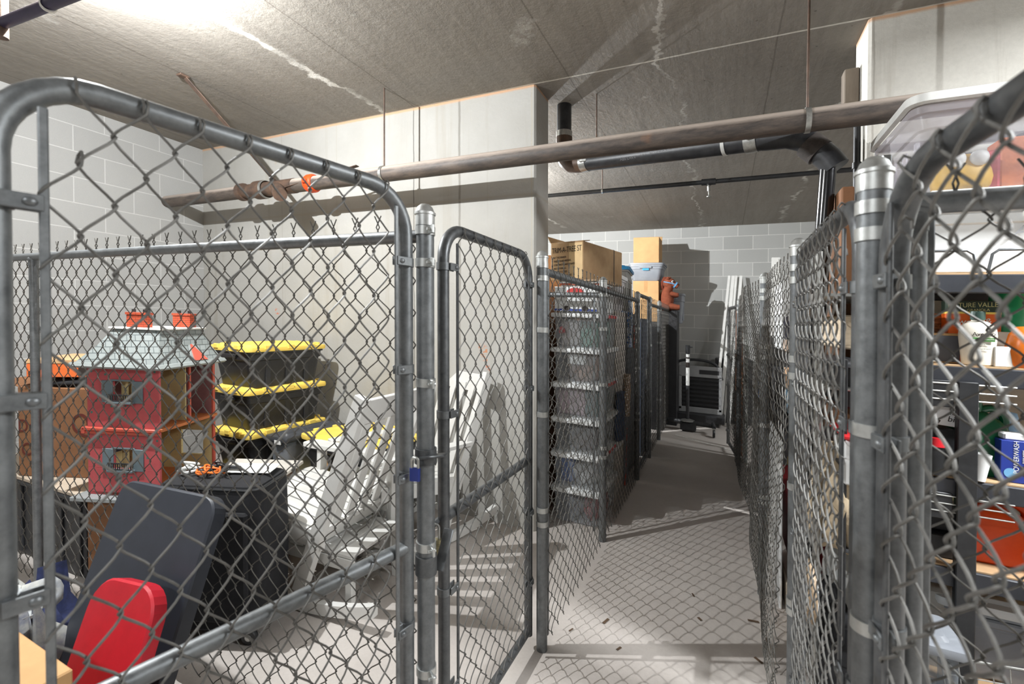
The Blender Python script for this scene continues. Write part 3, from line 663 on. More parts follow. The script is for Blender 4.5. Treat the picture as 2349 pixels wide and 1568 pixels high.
part(ob, 'picture_panel', INK, b2(-.02, .03, -.192, -.19, .012, .065, .0004)); text(ob, 'printed_title', 'Hogarty', .028, (.1, -.1915, .052), UPF, INK, sx=.9); text(ob, 'printed_title', 'Hotel', .028, (.1, -.1915, .026), UPF, INK, sx=.9)

# ================================================================== suitcase, loose things on it
sc_ = thing('suitcase', 'upright black fabric suitcase on wheels behind the dark grey lid', 'suitcase', (-2.02, 1.31, 0), .42)
part(sc_, 'shell', PBLK, loft([lev(rrect(.40, .24, .05), .05), lev(rrect(.44, .28, .05), .07), lev(rrect(.45, .29, .05), .38), lev(rrect(.44, .28, .05), .64), lev(rrect(.42, .26, .05), .672), lev(rrect(.36, .2, .05), .685)]))
part(sc_, 'front_pocket', PBLK, bx(0, -.148, .34, .36, .03, .46, .012)); part(sc_, 'handle', m_black, tube([(-.07, 0, .68), (-.06, 0, .71), (.06, 0, .71), (.07, 0, .68)], .009, 8))
part(sc_, 'piping', m_black, tube([(x, y, .66) for x, y in rrect(.43, .27, .05, 4)], .006, 6, True))
for x in (-.17, .17):
    for y in (-.1, .1):
        w = part(sc_, 'wheel', m_black, mv(lathe([(.012, -.012), (.03, -.012), (.034, -.006), (.034, .006), (.03, .012), (.012, .012)], 18), x, y - .02, .034, rx=PI/2)); part(w, 'hub', m_clamp, mv(lathe([(.002, -.014), (.014, -.014), (.014, .014), (.002, .014)], 14), x, y - .02, .034, rx=PI/2)); part(w, 'fork', m_black, b2(x - .012, x + .012, y - .016, y + .016, .03, .06, .003))
def squiggle(n, rx, ry, rz_, seed):
    r = random.Random(seed); return [(r.uniform(-rx, rx), r.uniform(-ry, ry), r.uniform(.004, rz_)) for _ in range(n)]
def smooth(p, k=4):
    P = arr(p)
    for _ in range(k): P = np.concatenate([P[:1], np.stack([.75*P[:-1] + .25*P[1:], .25*P[:-1] + .75*P[1:]], 1).reshape(-1, 3), P[-1:]])
    return P
top = Vector((-1.90, 1.42, .69))
solo('orange_twine', 'tangled orange cord on top of the black suitcase', 'cord', M('cord_orange', S(236, 118, 34), .6), tube(smooth(squiggle(14, .07, .05, .05, 2), 3), .004, 6), (-2.04, 1.23, .692))
solo('white_cable', 'coiled white cable on top of the black suitcase', 'cord', WHT, tube(smooth(squiggle(12, .06, .05, .04, 5), 3), .006, 6), (-2.15, 1.22, .692))
solo('black_twine', 'tangled black cord beside the orange cord on the suitcase', 'cord', m_black, tube(smooth(squiggle(12, .07, .04, .05, 8), 3), .004, 6), (-2.0, 1.29, .694))
solo('paper_sheet', 'folded white sheet lying on the back of the suitcase top', 'paper', WHT, [mv(bx(0, 0, 0, .2, .12, .004, .001), 0, 0, .004, rx=.02)], (-1.95, 1.385, .692), .5)
solo('white_board', 'pale flat board lying between the dollhouse and the black totes', 'board', M('pale_board', S(214, 208, 198), .6), [b2(-.2, .2, -.14, .14, 0, .02, .003)], (-2.42, 1.75, .50), .45)
carton('cardboard_box', 'brown carton under the pale flat board', (-2.42, 1.75, 0), .45, .34, .24, .498, C_BROWN, tape=False)

# ================================================================== lids and boxes in the front cage
def lean(s, loc_top, down, across):
    """Put a flat piece (x across, y down its length from the top edge, z out of the face) against something."""
    d = Vector(down).normalized(); a = Vector(across); a = (a - d * a.dot(d)).normalized(); n = a.cross(d)
    m = np.array(Matrix((a, d, n)).transposed()); return s[0] @ m.T, s[1]
def lid_tray(w, l, r, mat, rimh=.05, k=1):
    o = lambda e, z: lev(rrect(w + e, l + e, max(r + e / 2, .01), 6), z, 0, l / 2)
    return [loft([o(.0, 0), o(.012, .006), o(.006, rimh), o(-.022, rimh), o(-.04, rimh - .02 * k), o(-.11, rimh - .02 * k), o(-.135, rimh - .002), o(-.16, rimh - .002)])]
def lid_leaning(name, label, cat, mat, topc, down, across, w, l, r, extra=(), rimh=.05):
    t = thing(name, label, cat, topc)
    part(t, 'tray', mat, *[lean(s, None, down, across) for s in lid_tray(w, l, r, mat, rimh)], ang=14)
    part(t, 'raised_ribs', mat, *[lean(s, None, down, across) for s in extra])
    return t
dn = Vector((.03, -.21, -.52)); ac = Vector((.505, 0, -.06))
lt = lid_leaning('tote_lid', 'large dark slate plastic tote lid leaning on edge behind the red lid', 'lid', P_SLATE, (-1.785, .945, .772), dn, ac, .50, .78, .06,
    [bx(0, .26, .05, .36, .012, .012), bx(0, .40, .05, .36, .012, .012), bx(.12, .1, .055, .05, .05, .02), bx(.19, .3, .048, .012, .34, .014), bx(-.19, .3, .048, .012, .34, .014)])
lid_leaning('tote_lid', 'bright red plastic tote lid leaning against the large slate lid', 'lid', P_RED, (-1.64, .755, .575), dn * 1.0 + Vector((.03, .0, 0)), ac, .285, .56, .085,
    [bx(0, .05, .046, .035, .05, .016), bx(.105, .25, .042, .01, .3, .01), bx(-.105, .25, .042, .01, .3, .01)], .045)
carton('cardboard_box', 'tan cardboard box cut off by the lower left corner of the frame', (-1.70, .40, 0), .0, .44, .33, .50, C_TAN, tape=False)
bundle('shopping_bag', 'dark blue crumpled bag heaped at the lower left behind the tan box', 'bag', PNAVY, (-2.28, .76, 0), .2, .14, .36, 21, amp=.2)
bundle('shopping_bag', 'white crumpled plastic bag on the dark blue bag at the lower left', 'bag', M('bag_white', S(214, 214, 206), .4, c2=S(160, 166, 176), sc=14), (-2.20, .70, .33), .12, .09, .1, 9, amp=.24)
bundle('shopping_bag', 'grey and white crumpled bag wedged left of the slate lid', 'bag', M('bag_grey', S(196, 194, 182), .45, c2=S(90, 98, 122), sc=9), (-2.05, .68, 0), .1, .1, .36, 33, amp=.22)

# ================================================================== rocking chairs
m_chair = M('chair_paint', S(222, 221, 217), .45, c2=S(212, 210, 205), sc=7)
def rocking_chair(label, loc, rz, arms=(-1, 1), low=True):
    t = thing('rocking_chair', label, 'chair', loc, rz, 'white rocking chairs in the left cage')
    for s in (-1, 1):
        y = s * .255
        xs = [-.46 + .96 * i / 16 for i in range(17)]
        part(t, 'rocker', m_chair, loft([[(x, y - .017, .006 + .34 * (x - .02) ** 2), (x, y + .017, .006 + .34 * (x - .02) ** 2), (x, y + .017, .06 + .34 * (x - .02) ** 2), (x, y - .017, .06 + .34 * (x - .02) ** 2)] for x in xs]), ang=25)
        part(t, 'front_leg', m_chair, bar((-.31, y, .08), (-.29, y, .60 if s in arms else .46), .055, .03, (1, 0, 0)))
        part(t, 'back_post', m_chair, bar((.06, y, .09), (.44, y, 1.05), .04, .065, (1, 0, .4)))
        if s in arms: part(t, 'armrest', m_chair, loft([[(x, s * (.27 + d * w), z) for d, z in ((-1, .60), (1, .60), (1, .622), (-1, .622))] for x, w in ((-.42, .028), (-.41, .045), (-.36, .056), (-.05, .05), (.24, .035), (.27, .03))]), ang=25)
        part(t, 'seat_rail', m_chair, bar((-.36, s * .245, .415), (.2, s * .245, .35), .028, .085))
    for i in range(7):
        y = -.216 + .072 * i
        part(t, 'seat_slat', m_chair, loft([[(x, y - .031, z - .009), (x, y + .031, z - .009), (x, y + .031, z + .009), (x, y - .031, z + .009)] for x, z in ((-.43, .425), (-.41, .452), (-.37, .466), (-.3, .466), (-.1, .44), (.1, .405), (.2, .395))]), ang=25)
    for i in range(4):
        y = -.15 + .1 * i; part(t, 'back_slat', m_chair, bar((.17, y, .38), (.40, y, .97), .055, .016, (1, 0, -.4)))
    part(t, 'crest_rail', m_chair, bar((.415, -.25, .975), (.415, .25, .975), .02, .125, (.37, 0, .93)))
    part(t, 'lower_back_rail', m_chair, bar((.165, -.25, .36), (.165, .25, .36), .02, .075, (.37, 0, .93)))
    part(t, 'front_stretcher', m_chair, bar((-.31, -.25, .36), (-.31, .25, .36), .02, .07))
    if low:
        for x in (-.3, .1): part(t, 'stretcher', m_chair, bar((x, -.25, .2), (x, .25, .2), .025, .03))
    return t
rocking_chair('white slatted rocking chair nearer the viewer, its back partly behind the large gate stile', (-1.90, 1.78, 0), .06, arms=(1,), low=False)
rocking_chair('white slatted rocking chair farther back, standing against the concrete wall behind the narrow gate', (-1.83, 2.40, 0), math.radians(70))
ft = thing('slatted_footstool', 'low white slatted footstool pushed under the nearer rocking chair', 'footstool', (-1.86, 1.78, 0), .06)
for i in range(6): part(ft, 'top_slat', m_chair, b2(-.3 + .1 * i, -.215 + .1 * i, -.2, .2, .27, .288, .003))
for y in (-.19, .19): part(ft, 'side_rail', m_chair, b2(-.3, .29, y - .012, y + .012, .21, .268, .003))
for x in (-.27, .26):
    for y in (-.18, .18): part(ft, 'leg', m_chair, b2(x - .02, x + .02, y - .015, y + .015, 0, .268, .003))

# ================================================================== clear totes stacked beyond the pier
G = 'clear totes stacked against the fence return'
TL = ['lowest clear tote in the stack beyond the pier, holding grey and red things', 'clear tote second from the bottom of the stack, with white and blue shoes inside', 'clear tote third from the bottom of the stack, with dark brown contents', 'clear tote third from the top of the stack, with a pinkish pack inside', 'clear tote second from the top of the stack, with brown contents and a label', 'topmost clear tote of the stack, with red, white and green contents']
H6 = .246
cx, cy, sw, sl = -.925, 3.33, .335, .56
inner = [[('grey_bundle', 'grey cloth in the lowest clear tote', 'cloth', S(120, 124, 134), -.06, .1), ('red_bundle', 'red cloth in the lowest clear tote', 'cloth', S(176, 52, 54), .08, .07)],
         [('sneaker_pile', 'white shoes in the clear tote second from the bottom', 'shoes', S(230, 230, 228), .03, .12), ('blue_pack', 'blue pack in the clear tote second from the bottom', 'package', S(50, 98, 176), -.09, .05)],
         [('brown_bundle', 'dark brown cloth in the clear tote third from the bottom', 'cloth', S(84, 70, 58), 0, .13)],
         [('pink_pack', 'pinkish pack in the clear tote third from the top', 'package', S(206, 176, 182), -.06, .1), ('green_pack', 'dark green pack in the clear tote third from the top', 'package', S(50, 84, 76), .09, .05)],
         [('tan_bundle', 'brown cloth in the clear tote second from the top', 'cloth', S(172, 136, 112), 0, .13)],
         [('white_bundle', 'white pack in the topmost clear tote', 'package', S(232, 226, 224), -.07, .07), ('green_pack', 'green pack in the topmost clear tote', 'package', S(84, 124, 106), .07, .07), ('red_ball', 'small red ball in the topmost clear tote', 'ball', S(214, 46, 44), -.12, .025)]]
for i, lb in enumerate(TL):
    z = .004 + H6 * i
    t = tote('clear_tote', lb, (cx, cy, z), 0, sw, sl, H6 + .003, CLEAR, P_WHITE, G, tp=.92, r=.03, lh=.03)
    part(t, 'end_handle', P_WHITE, bx(0, -sl / 2 - .012, H6 - .02, .1, .02, .018, .004)); part(t, 'side_handle', CLIP if i in (1, 3, 5) else P_WHITE, bx(sw / 2 + .014, .05 if i in (1, 3, 5) else -.1, H6 - .016, .012, .26, .024, .003), label='red side clip' if i in (1, 3, 5) else None)
    if i == 4: part(t, 'label_sticker', WHT, bx(0, -.255, .17, .13, .003, .07, .0005))
    for j, (nm, lb2, ct, col, ox, hw) in enumerate(inner[i]):
        mt = CLOTH(nm + str(i), col)
        if 'pack' in nm or nm == 'white_bundle': solo(nm, lb2, ct, mt, [b2(-hw, hw, -.18, .18, 0, .185, .01)], (cx + ox, cy, z + .008))
        elif 'ball' in nm: solo(nm, lb2, ct, mt, [blob(hw, hw, .05, 1, .01)], (cx + ox, cy - .212, z + .1), ang=80)
        else: solo(nm, lb2, ct, mt, [blob(hw, .2, .19, i * 7 + j, .1)], (cx + ox, cy, z + .008), ang=80)
topz = .004 + H6 * 6
wb = thing('white_box', 'white printed carton with blue and red print on the clear tote stack', 'box', (cx, cy - .02, topz + .012))
part(wb, 'body', P_WHITE, b2(-.15, .15, -.27, .25, 0, .17, .003)); part(wb, 'blue_band', M('print_blue', S(40, 70, 160), .5), b2(-.151, .151, -.2715, -.2705, .11, .13, .0002), b2(-.151, .151, -.2715, -.2705, .002, .016, .0002)); part(wb, 'red_emblem', M('print_red', S(206, 44, 40), .5), mv(lathe([(.001, 0), (.06, 0), (.06, .001), (.001, .001)], 24), .0, -.272, .135, rx=PI/2, sc=(1, .45, 1)))
for x in (-.06, .07): part(wb, 'hand_hole', INK, mv(lathe([(.001, 0), (.024, 0), (.024, .001), (.001, .001)], 16), x, -.2718, .02, rx=PI/2, sc=(1, .7, 1)))
for i in range(4): solo('magazine', 'flat colourful paper %s on the white printed carton' % ('pile lowest', 'pile second from below', 'pile second from above', 'pile uppermost')[i], 'magazine', M('mag%d' % i, [S(210, 200, 190), S(190, 90, 60), S(226, 226, 222), S(160, 130, 96)][i], .5), [b2(-.14, .14, -.2, .2, 0, .012, .001)], (cx + .01 * i, cy - .04 - .012 * i, topz + .184 + .0125 * i), .12 - .08 * i, 'papers on the white carton')
bz = topz + .236
tb = carton('cardboard_box', 'long worn cardboard box printed with black lettering on top of the tote stack', (-.94, 3.42, bz), -.24, .27, .62, .27, C_OLD, [('-y', 170, .1), ('-x', 60, .06)], tape=False)
part(tb, 'end_panel', M('pale_card', S(222, 190, 142), .8), b2(.02, .13, -.3112, -.3105, .01, .26, .0003)); part(tb, 'strap', INK, b2(.1352, .1362, .16, .172, 0, .268, .0003), b2(-.135, .136, .16, .172, .2702, .2712, .0003))
text(tb, 'printed_title', 'TRIM-A-TREE ST', .056, (.0, -.3125, .215), UPF, INK, sx=.62)
for i, ln in enumerate(('BY THE MAKER', 'TREE STAND MODEL', 'CONTENTS ONE STAND', 'SELF LOCKING', 'SIX FOOT TREES', 'HANDLE WITH CARE')): text(tb, 'printed_line', ln, .02, (-.11, -.3125, .16 - .026 * i), UPF, INK, align='LEFT', sx=.8)
carton('cardboard_box', 'orange-brown cardboard box with upright flap half hidden by the concrete pier', (-1.34, 3.75, 1.62), .2, .3, .3, .35, C_KRAFT, [('+x', 80, .12)], tape=False)
# things under and behind, standing on a rough stack of crates
def crate_stack(x, y, sx, sy, h, label, mat): return solo('storage_crate', label, 'crate', mat, [b2(-sx/2, sx/2, -sy/2, sy/2, 0, h, .006)], (x, y, 0))
crate_stack(-1.36, 3.56, .36, .88, 1.61, 'hidden tall dark carton stack behind the clear totes by the pier, lengthened to block light', C_BROWN)  # out of sight; made longer to stop a light streak leaking past the pier
crate_stack(-1.05, 4.5, .5, .62, 1.52, 'tall dark storage crate behind the small far gate on the left', M('crate_dark', S(52, 54, 60), .6))
crate_stack(-1.03, 5.35, .5, .7, 1.48, 'tall blue-grey storage crate deep in the left far cage', M('crate_blue', S(88, 96, 112), .6))
tote('clear_tote', 'clear tote with milky lid on top of the fence line beside the worn box', (-.915, 3.86, 1.52), 0, .3, .34, .3, clear('milky', S(226, 222, 222), .6), P_WHITE, tp=.85)
crate_stack(-.93, 3.88, .3, .4, 1.515, 'pale slim carton under the milky tote', M('carton_pale', S(200, 192, 182), .8))
t = tote('storage_tote', 'dark grey tote lying upside down behind the worn long box', (-1.03, 4.45, 1.53), .1, .44, .5, .42, M('tote_pewter', S(150, 148, 142), .4), M('tote_teal', S(40, 140, 196), .4), tp=1.0)
bundle('patterned_bag', 'blue and white patterned bag between the milky tote and the tan box', 'bag', mat_pattern('blue_check', S(226, 232, 240), S(200, 214, 232), S(60, 112, 186), 40, .4), (-.86, 4.35, 1.2), .09, .15, .58, 44, amp=.1)
YF = 7.0
P2 = at(1481, 705, Y=YF - .2); zb = P2[2] - .2
t = carton('cardboard_box', 'clean tan cardboard box under the grey tote with the blue sticker', (P2[0], YF, zb), 0, .36, .4, .585, C_TAN); text(t, 'printed_line', 'uncrate.com', .034, (.04, -.2025, .30), UPF, INKR)
crate_stack(-1.02, 6.85, .6, .95, P2[2] - .203, 'tall black storage crate at the end of the left far cage', P_BLACK)
z0 = zb + .588
t = tote('storage_tote', 'grey tote with a blue sticker between two tan cardboard boxes', (P2[0], YF, z0), 0, .48, .42, .255, P_GREY, None, tp=.8, r=.05); part(t, 'sticker', M('sticker_blue', S(30, 160, 220), .5), b2(-.045, .045, -.212, -.208, .15, .18, .0005))
part(t, 'rim', P_GREY, loft([lev(rrect(.48, .42, .05), .225), lev(rrect(.51, .45, .06), .228), lev(rrect(.51, .45, .06), .255), lev(rrect(.47, .41, .05), .258)]))
carton('cardboard_box', 'square tan cardboard box topmost on the grey tote', (P2[0] + .0, YF, z0 + .261), 0, .36, .36, .37, C_TAN, [('+y', 60, .08)], tape=False)
tote('storage_tote', 'blue-grey tote behind the brown plush pony', (-.66, 7.2, 1.45), 0, .3, .3, .46, P_GREY, None, tp=.8)
solo('paper_bag', 'white crumpled paper tucked into the small far gate fence', 'paper', WHT, [blob(.04, .06, .18, 12, .2)], (-.80, 5.3, .75), ang=80)
crate_stack(-.80, 5.3, .1, .2, .748, 'slim dark carton under the white crumpled paper', P_BLACK)

# plush pony
m_plush = CLOTH('plush_rust', S(136, 70, 44), S(116, 56, 34)); PO = at(1530, 712, Y=6.9)
py_ = thing('plush_pony', 'brown plush pony with blue bridle sitting above the left fence end', 'plush toy', (PO[0], 6.9, PO[2]), .2)
py_.scale = (1.12, 1.12, .92)
part(py_, 'body', m_plush, mv(blob(.085, .1, .2, 2, .03, flat=False), 0, 0, .17), tube([(.0, -.03, .3), (.02, -.05, .36), (.03, -.06, .4)], [.06, .055, .06], 14), mv(blob(.075, .07, .08, 3, .02, flat=False), .02, -.05, .42), tube([(.04, -.06, .42), (.1, -.08, .385), (.125, -.085, .37)], [.055, .042, .036], 14), ang=80)
for yy in (-.07, .05): part(py_, 'leg', m_plush, tube([(.02, yy, .07), (.1, yy - .02, .05), (.14, yy - .02, .05)], [.05, .045, .04], 12), ang=80); part(py_, 'arm', m_plush, tube([(.03, yy, .26), (.11, yy - .01, .24), (.13, yy - .01, .24)], [.04, .034, .03], 12), ang=80)
part(py_, 'mane', CLOTH('mane', S(110, 48, 26)), tube([(.04, -.05, .5), (-.03, -.04, .5), (-.06, -.02, .42), (-.06, -.01, .32)], [.02, .03, .028, .02], 10), ang=80)
for yy in (-.005, -.1): part(py_, 'ear', m_plush, mv(lathe([(.02, 0), (.016, .02), (.002, .04)], 10), .0, yy, .48), ang=80)
part(py_, 'eye', WHT, mv(lathe([(.001, -.004), (.018, 0), (.001, .004)], 14), .055, -.118, .44, rx=PI/2 + .1, sc=(.8, 1, 1))); part(py_, 'pupil', INK, mv(lathe([(.001, -.004), (.012, 0), (.001, .004)], 14), .06, -.121, .438, rx=PI/2 + .1))
part(py_, 'bridle', M('bridle_blue', S(110, 170, 214), .5), mv(ring((0, 0, 0), .046, .02), .09, -.075, .392, ry=.5), tube([(.08, -.12, .40), (.02, -.125, .42), (-.05, -.09, .44)], .008, 8))
crate_stack(PO[0] + .02, 6.95, .26, .3, PO[2] - .004, 'narrow black carton under the brown plush pony', P_BLACK)

# hanging clothes and floor bins behind the left fence
def drape(name, label, mat, x, y, w, z0, z1, seed, depth=.05):
    r = random.Random(seed); n = 14; rings = []
    for j in range(9):
        z = z1 + (z0 - z1) * j / 8; ww = w * (.7 + .3 * j / 8); 
        rings.append([((depth * .5 + .012 * math.sin(5 * a + j * .5 + seed)) * math.cos(a), ww / 2 * math.sin(a) + .01 * math.sin(j + 3 * a), z) for a in [2*PI*i/n for i in range(n)]])
    return solo(name, label, 'clothing', mat, [loft(rings)], (x, y, 0), ang=70)
drape('denim_jacket', 'dark blue denim garment draped against the left aisle fence', CLOTH('denim', S(58, 76, 104), S(40, 54, 80)), -.755, 3.72, .34, .48, .86, 4)
drape('striped_sleeve', 'brown and white striped sleeve with red cuff beside the denim garment', mat_pattern('stripes', S(176, 150, 124), S(150, 122, 98), S(228, 222, 210), 50, .35), -.757, 4.02, .12, .62, .98, 6)
tote('clear_bin', 'pale clear bin on the floor beneath the denim garment', (-.87, 3.82, .0), 0, .16, .3, .42, clear('pale_clear', S(220, 224, 230), .55), P_WHITE, tp=.92, r=.02)
crate_stack(-.86, 4.07, .2, .14, .9, 'grey carton behind the striped sleeve', M('carton_grey', S(120, 122, 128), .8))
solo('red_rod', 'thin red rod leaning inside the left aisle fence', 'rod', M('rod_red', S(200, 60, 40), .4), tube([(0, 0, .01), (.0, .06, .5)], .008, 8), (-.765, 4.0, 0))
for i, (z, lb) in enumerate(((1.34, 'upper'), (1.26, 'middle'), (1.18, 'lower'))): solo('orange_tag', '%s small orange tag seen through the small far gate' % lb, 'tag', M('tag_orange', S(226, 90, 60), .5), [b2(-.003, .003, -.03, .03, 0, .065, .001)], (-.795, 4.62, z), 0, 'orange tags')

# ================================================================== far end of the aisle
tr = [(at(1637, 1008, Y=7.18), at(1673, 632, Y=7.68)), (at(1651, 1010, Y=7.2), at(1682, 632, Y=7.68)), (at(1660, 1010, Y=7.25), at(1689, 632, Y=7.68)), (at(1671, 1012, Y=7.15), at(1700, 632, Y=7.65))]
for i, (a, b) in enumerate(tr):
    d = [b[0] - a[0], b[1] - a[1], b[2]]
    solo('trim_board', ('leftmost long white trim board leaning on the far block wall', 'second long white trim board from the left on the far wall', 'third long white trim board from the left on the far wall', 'rightmost long white trim board leaning on the far block wall')[i], 'board', m_white, [bar((0, 0, .01), d, (.036, .046, .034, .042)[i], .016, (.1, 1, .2))], (a[0], a[1], 0), 0, 'trim boards on the far wall')
p = at(1780, 600, Y=6.9); solo('trim_board', 'white trim board standing behind the right aisle fence, reaching high up the far wall', 'board', m_white, [b2(-.05, .05, -.02, .02, 0, 2.36, .004), b2(-.03, .03, -.028, -.02, 0, 2.34, .003)], (p[0], 6.9, 0))
c = at(1578, 985, Y=6.65)
hs = thing('engine_stand', 'black wheeled stand with upright pole and white sticker at the end of the aisle', 'stand', (c[0], 6.55, 0))
part(hs, 'pole', m_abs, tube([(0, 0, .12), (0, 0, 1.05)], .022, 14)); part(hs, 'pole_grip', m_black, tube([(0, 0, 1.05), (0, 0, 1.16)], .03, 14), tube([(0, 0, 1.13), (.06, 0, 1.14)], .01, 8))
part(hs, 'sticker', WHT, tube([(0, 0, .62), (0, 0, 1.04)], .0232, 14, caps=False)); part(hs, 'sticker_band', INK, tube([(0, 0, .86), (0, 0, .93)], .0236, 14, caps=False), tube([(0, 0, .98), (0, 0, 1.0)], .0236, 14, caps=False))
part(hs, 'base_bar', m_black, tube([(-.28, .02, .13), (.33, -.06, .12)], .03, 12)); part(hs, 'base_plate', m_clamp, mv(lathe([(.002, 0), (.09, 0), (.09, .01), (.03, .03), (.002, .03)], 20), 0, 0, .14)); part(hs, 'gusset', m_black, b2(-.09, .11, -.06, .06, .02, .13, .01))
for x, y in ((-.3, -.1), (.33, -.2)):
    w = part(hs, 'caster', m_black, mv(lathe([(.01, -.015), (.05, -.015), (.055, 0), (.05, .015), (.01, .015)], 18), x, y, .056, ry=PI/2)); part(w, 'caster_fork', m_clamp, b2(x - .02, x + .02, y - .02, y + .02, .1, .12, .003)); part(hs, 'base_leg', m_black, tube([(x, y, .125), (x * .95, .02, .13)], .025, 10))
h2 = thing('hand_cart', 'dark folding hand cart with curved handle and slotted grey panel by the far wall', 'cart', (c[0] + .1, 7.15, 0), 0)
part(h2, 'handle', m_black, tube(smooth([(-.33, 0, .72), (-.3, 0, .93), (.25, 0, .93), (.32, 0, .66)], 3), .02, 12)); part(h2, 'panel', M('cart_grey', S(150, 150, 150), .5), b2(-.26, .32, -.03, .03, .68, .84, .006), b2(-.26, -.22, -.03, .03, .2, .7, .004), b2(.28, .32, -.03, .03, .2, .7, .004), b2(-.26, .32, -.03, .03, .16, .24, .006), label='slotted grey plastic panel')
part(h2, 'slot_grille', P_BLACK, b2(-.22, .28, -.01, .02, .24, .68, .002), *[b2(-.22, .28, -.03, -.01, .27 + .06 * i, .3 + .06 * i, .002) for i in range(7)], b2(.02, .28, -.034, -.03, .73, .79, .01)); part(h2, 'deck', P_BLACK, b2(-.3, .36, -.2, .2, .06, .16, .01))
for x in (-.2, .26): part(h2, 'wheel', m_black, mv(lathe([(.01, -.02), (.06, -.02), (.064, 0), (.06, .02), (.01, .02)], 18), x, -.12, .064, ry=PI/2))
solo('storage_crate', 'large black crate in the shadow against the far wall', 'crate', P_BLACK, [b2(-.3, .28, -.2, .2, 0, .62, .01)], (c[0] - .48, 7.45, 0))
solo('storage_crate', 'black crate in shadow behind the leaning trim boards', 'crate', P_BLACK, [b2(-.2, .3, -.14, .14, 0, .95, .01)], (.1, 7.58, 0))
p = at(1696, 1068, Y=5.9); solo('brown_board', 'tall thin brown board behind the open far gate', 'board', M('board_brown', S(136, 82, 44), .55, c2=S(116, 66, 34), stretch=(6, 6, 1)), [b2(-.035, .035, -.02, .02, 0, 1.62, .003)], (.17, 5.62, 0), .1)
solo('white_board', 'pale rounded panel beside the tall brown board at the fence end', 'panel', M('panel_pale', S(216, 224, 216), .5), [b2(-.012, .012, -.1, .1, 0, 1.3, .008)], (.225, 5.45, 0), .1)
# ================================================================== goods behind the right aisle fence
def rb(name, label, cat, px0, px1, py0, py1, X, mat, dx=.16, b=.006, floor=False, group=None):
    """A carton or slab whose aisle-facing side is seen between two photo columns, standing or resting at X."""
    a = at(px1, py1, X=X); b_ = at(px0, py1, X=X); c_ = at((px0 + px1) / 2, py0, X=X); e_ = at((px0 + px1) / 2, py1, X=X)
    y0, y1 = sorted((a[1], b_[1])); z0 = 0 if floor else max(e_[2], .0); z1 = c_[2]
    return solo(name, label, cat, mat, [b2(0, dx, y0 - (y0+y1)/2, y1 - (y0+y1)/2, 0, z1 - z0, b)], (X, (y0+y1)/2, z0), 0, group)
t = thing('wire_shelving', 'bright wire shelving unit behind the slack right aisle fence', 'shelving', (.33, 2.78, 0))
for i, (x, y) in enumerate(((0, -.72), (0, .0), (.3, -.72), (.3, .0))): part(t, 'upright', m_clamp, tube([(x, y, 0), (x, y, 1.72)], .0125, 10))
for z in (.12, .62, 1.20, 1.55): part(t, 'shelf_deck', m_clamp, b2(-.01, .31, -.73, .01, z, z + .012, .002), b2(-.012, -.006, -.73, .01, z - .035, z + .014, .001))
rb('white_carton', 'tall white carton on the wire shelving behind the right fence', 'box', 1776, 1792, 650, 800, .36, P_WHITE)
rb('dark_folder', 'dark folded garment next to the tall white carton on the wire shelving', 'clothing', 1796, 1814, 725, 778, .36, CLOTH('cloth_ink', S(50, 48, 62)))
rb('tan_carton', 'small beige carton on the wire shelving below the dark folded garment', 'box', 1797, 1816, 780, 808, .36, M('beige_box', S(214, 186, 164), .7))
rb('skin_tone_bag', 'peach paper bag on the second level of the wire shelving', 'bag', 1797, 1818, 848, 895, .36, M('peach', S(226, 182, 142), .7))
rb('blue_bottle_pack', 'clear and blue bottle pack on the wire shelving under the peach bag', 'package', 1797, 1818, 895, 950, .36, M('pack_blue', S(110, 170, 206), .35, c2=S(210, 222, 230), sc=14))
rb('black_garment_bag', 'long black garment bag hanging on the front of the wire shelving', 'bag', 1762, 1795, 845, 960, .345, PBLK, .05)
bundle('canvas_bag', 'beige canvas bag slumped on a red crate behind the right fence', 'bag', CLOTH('canvas', S(206, 186, 156)), (.42, 2.13, .60), .1, .13, .36, 15)
rb('yellow_tub', 'small yellow tub on the red crate behind the right fence', 'tub', 1806, 1818, 1055, 1078, .33, P_YEL, .06)
rb('red_crate', 'dark red crate with the canvas bag on it behind the right fence', 'crate', 1776, 1816, 1110, 1235, .34, M('crate_red', S(140, 30, 36), .5), .24)
solo('black_duffel', 'black duffel bag under the red crate beside the right capped post', 'bag', PBLK, [blob(.14, .34, .36, 19, .06)], (.46, 2.2, 0), ang=80)
t = thing('coiled_hose', 'coiled tan and white hose lying behind the capped right post', 'hose', (.30, 2.02, .34)); part(t, 'coil', M('hose_tan', S(186, 160, 130), .5), tube([(0, .1 * math.cos(a), .1 * math.sin(a) + .1) for a in [2*PI*i/20 for i in range(20)]], .016, 8, True)); part(t, 'inner_coil', P_WHITE, tube([(.01, .07 * math.cos(a), .07 * math.sin(a) + .1) for a in [2*PI*i/20 for i in range(20)]], .014, 8, True))
solo('white_sheet', 'white sheet of board standing on the floor behind the right fence', 'board', P_WHITE, [b2(0, .012, -.3, .3, 0, .85, .003)], (.27, 2.95, 0))
rb('tan_board', 'beige plank standing on the floor behind the capped right post', 'board', 1772, 1822, 1310, 1420, .30, M('beige_plank', S(206, 190, 170), .7), .012, floor=True)
bundle('blue_cloth', 'small blue cloth caught in the slack mesh of the right fence', 'cloth', CLOTH('cloth_blue', S(62, 108, 176)), (.24, 3.55, .95), .03, .1, .16, 28, amp=.2)
solo('storage_crate', 'black crate behind the far part of the right aisle fence', 'crate', P_BLACK, [b2(0, .4, -.6, .6, 0, 1.5, .01)], (.42, 4.1, 0))
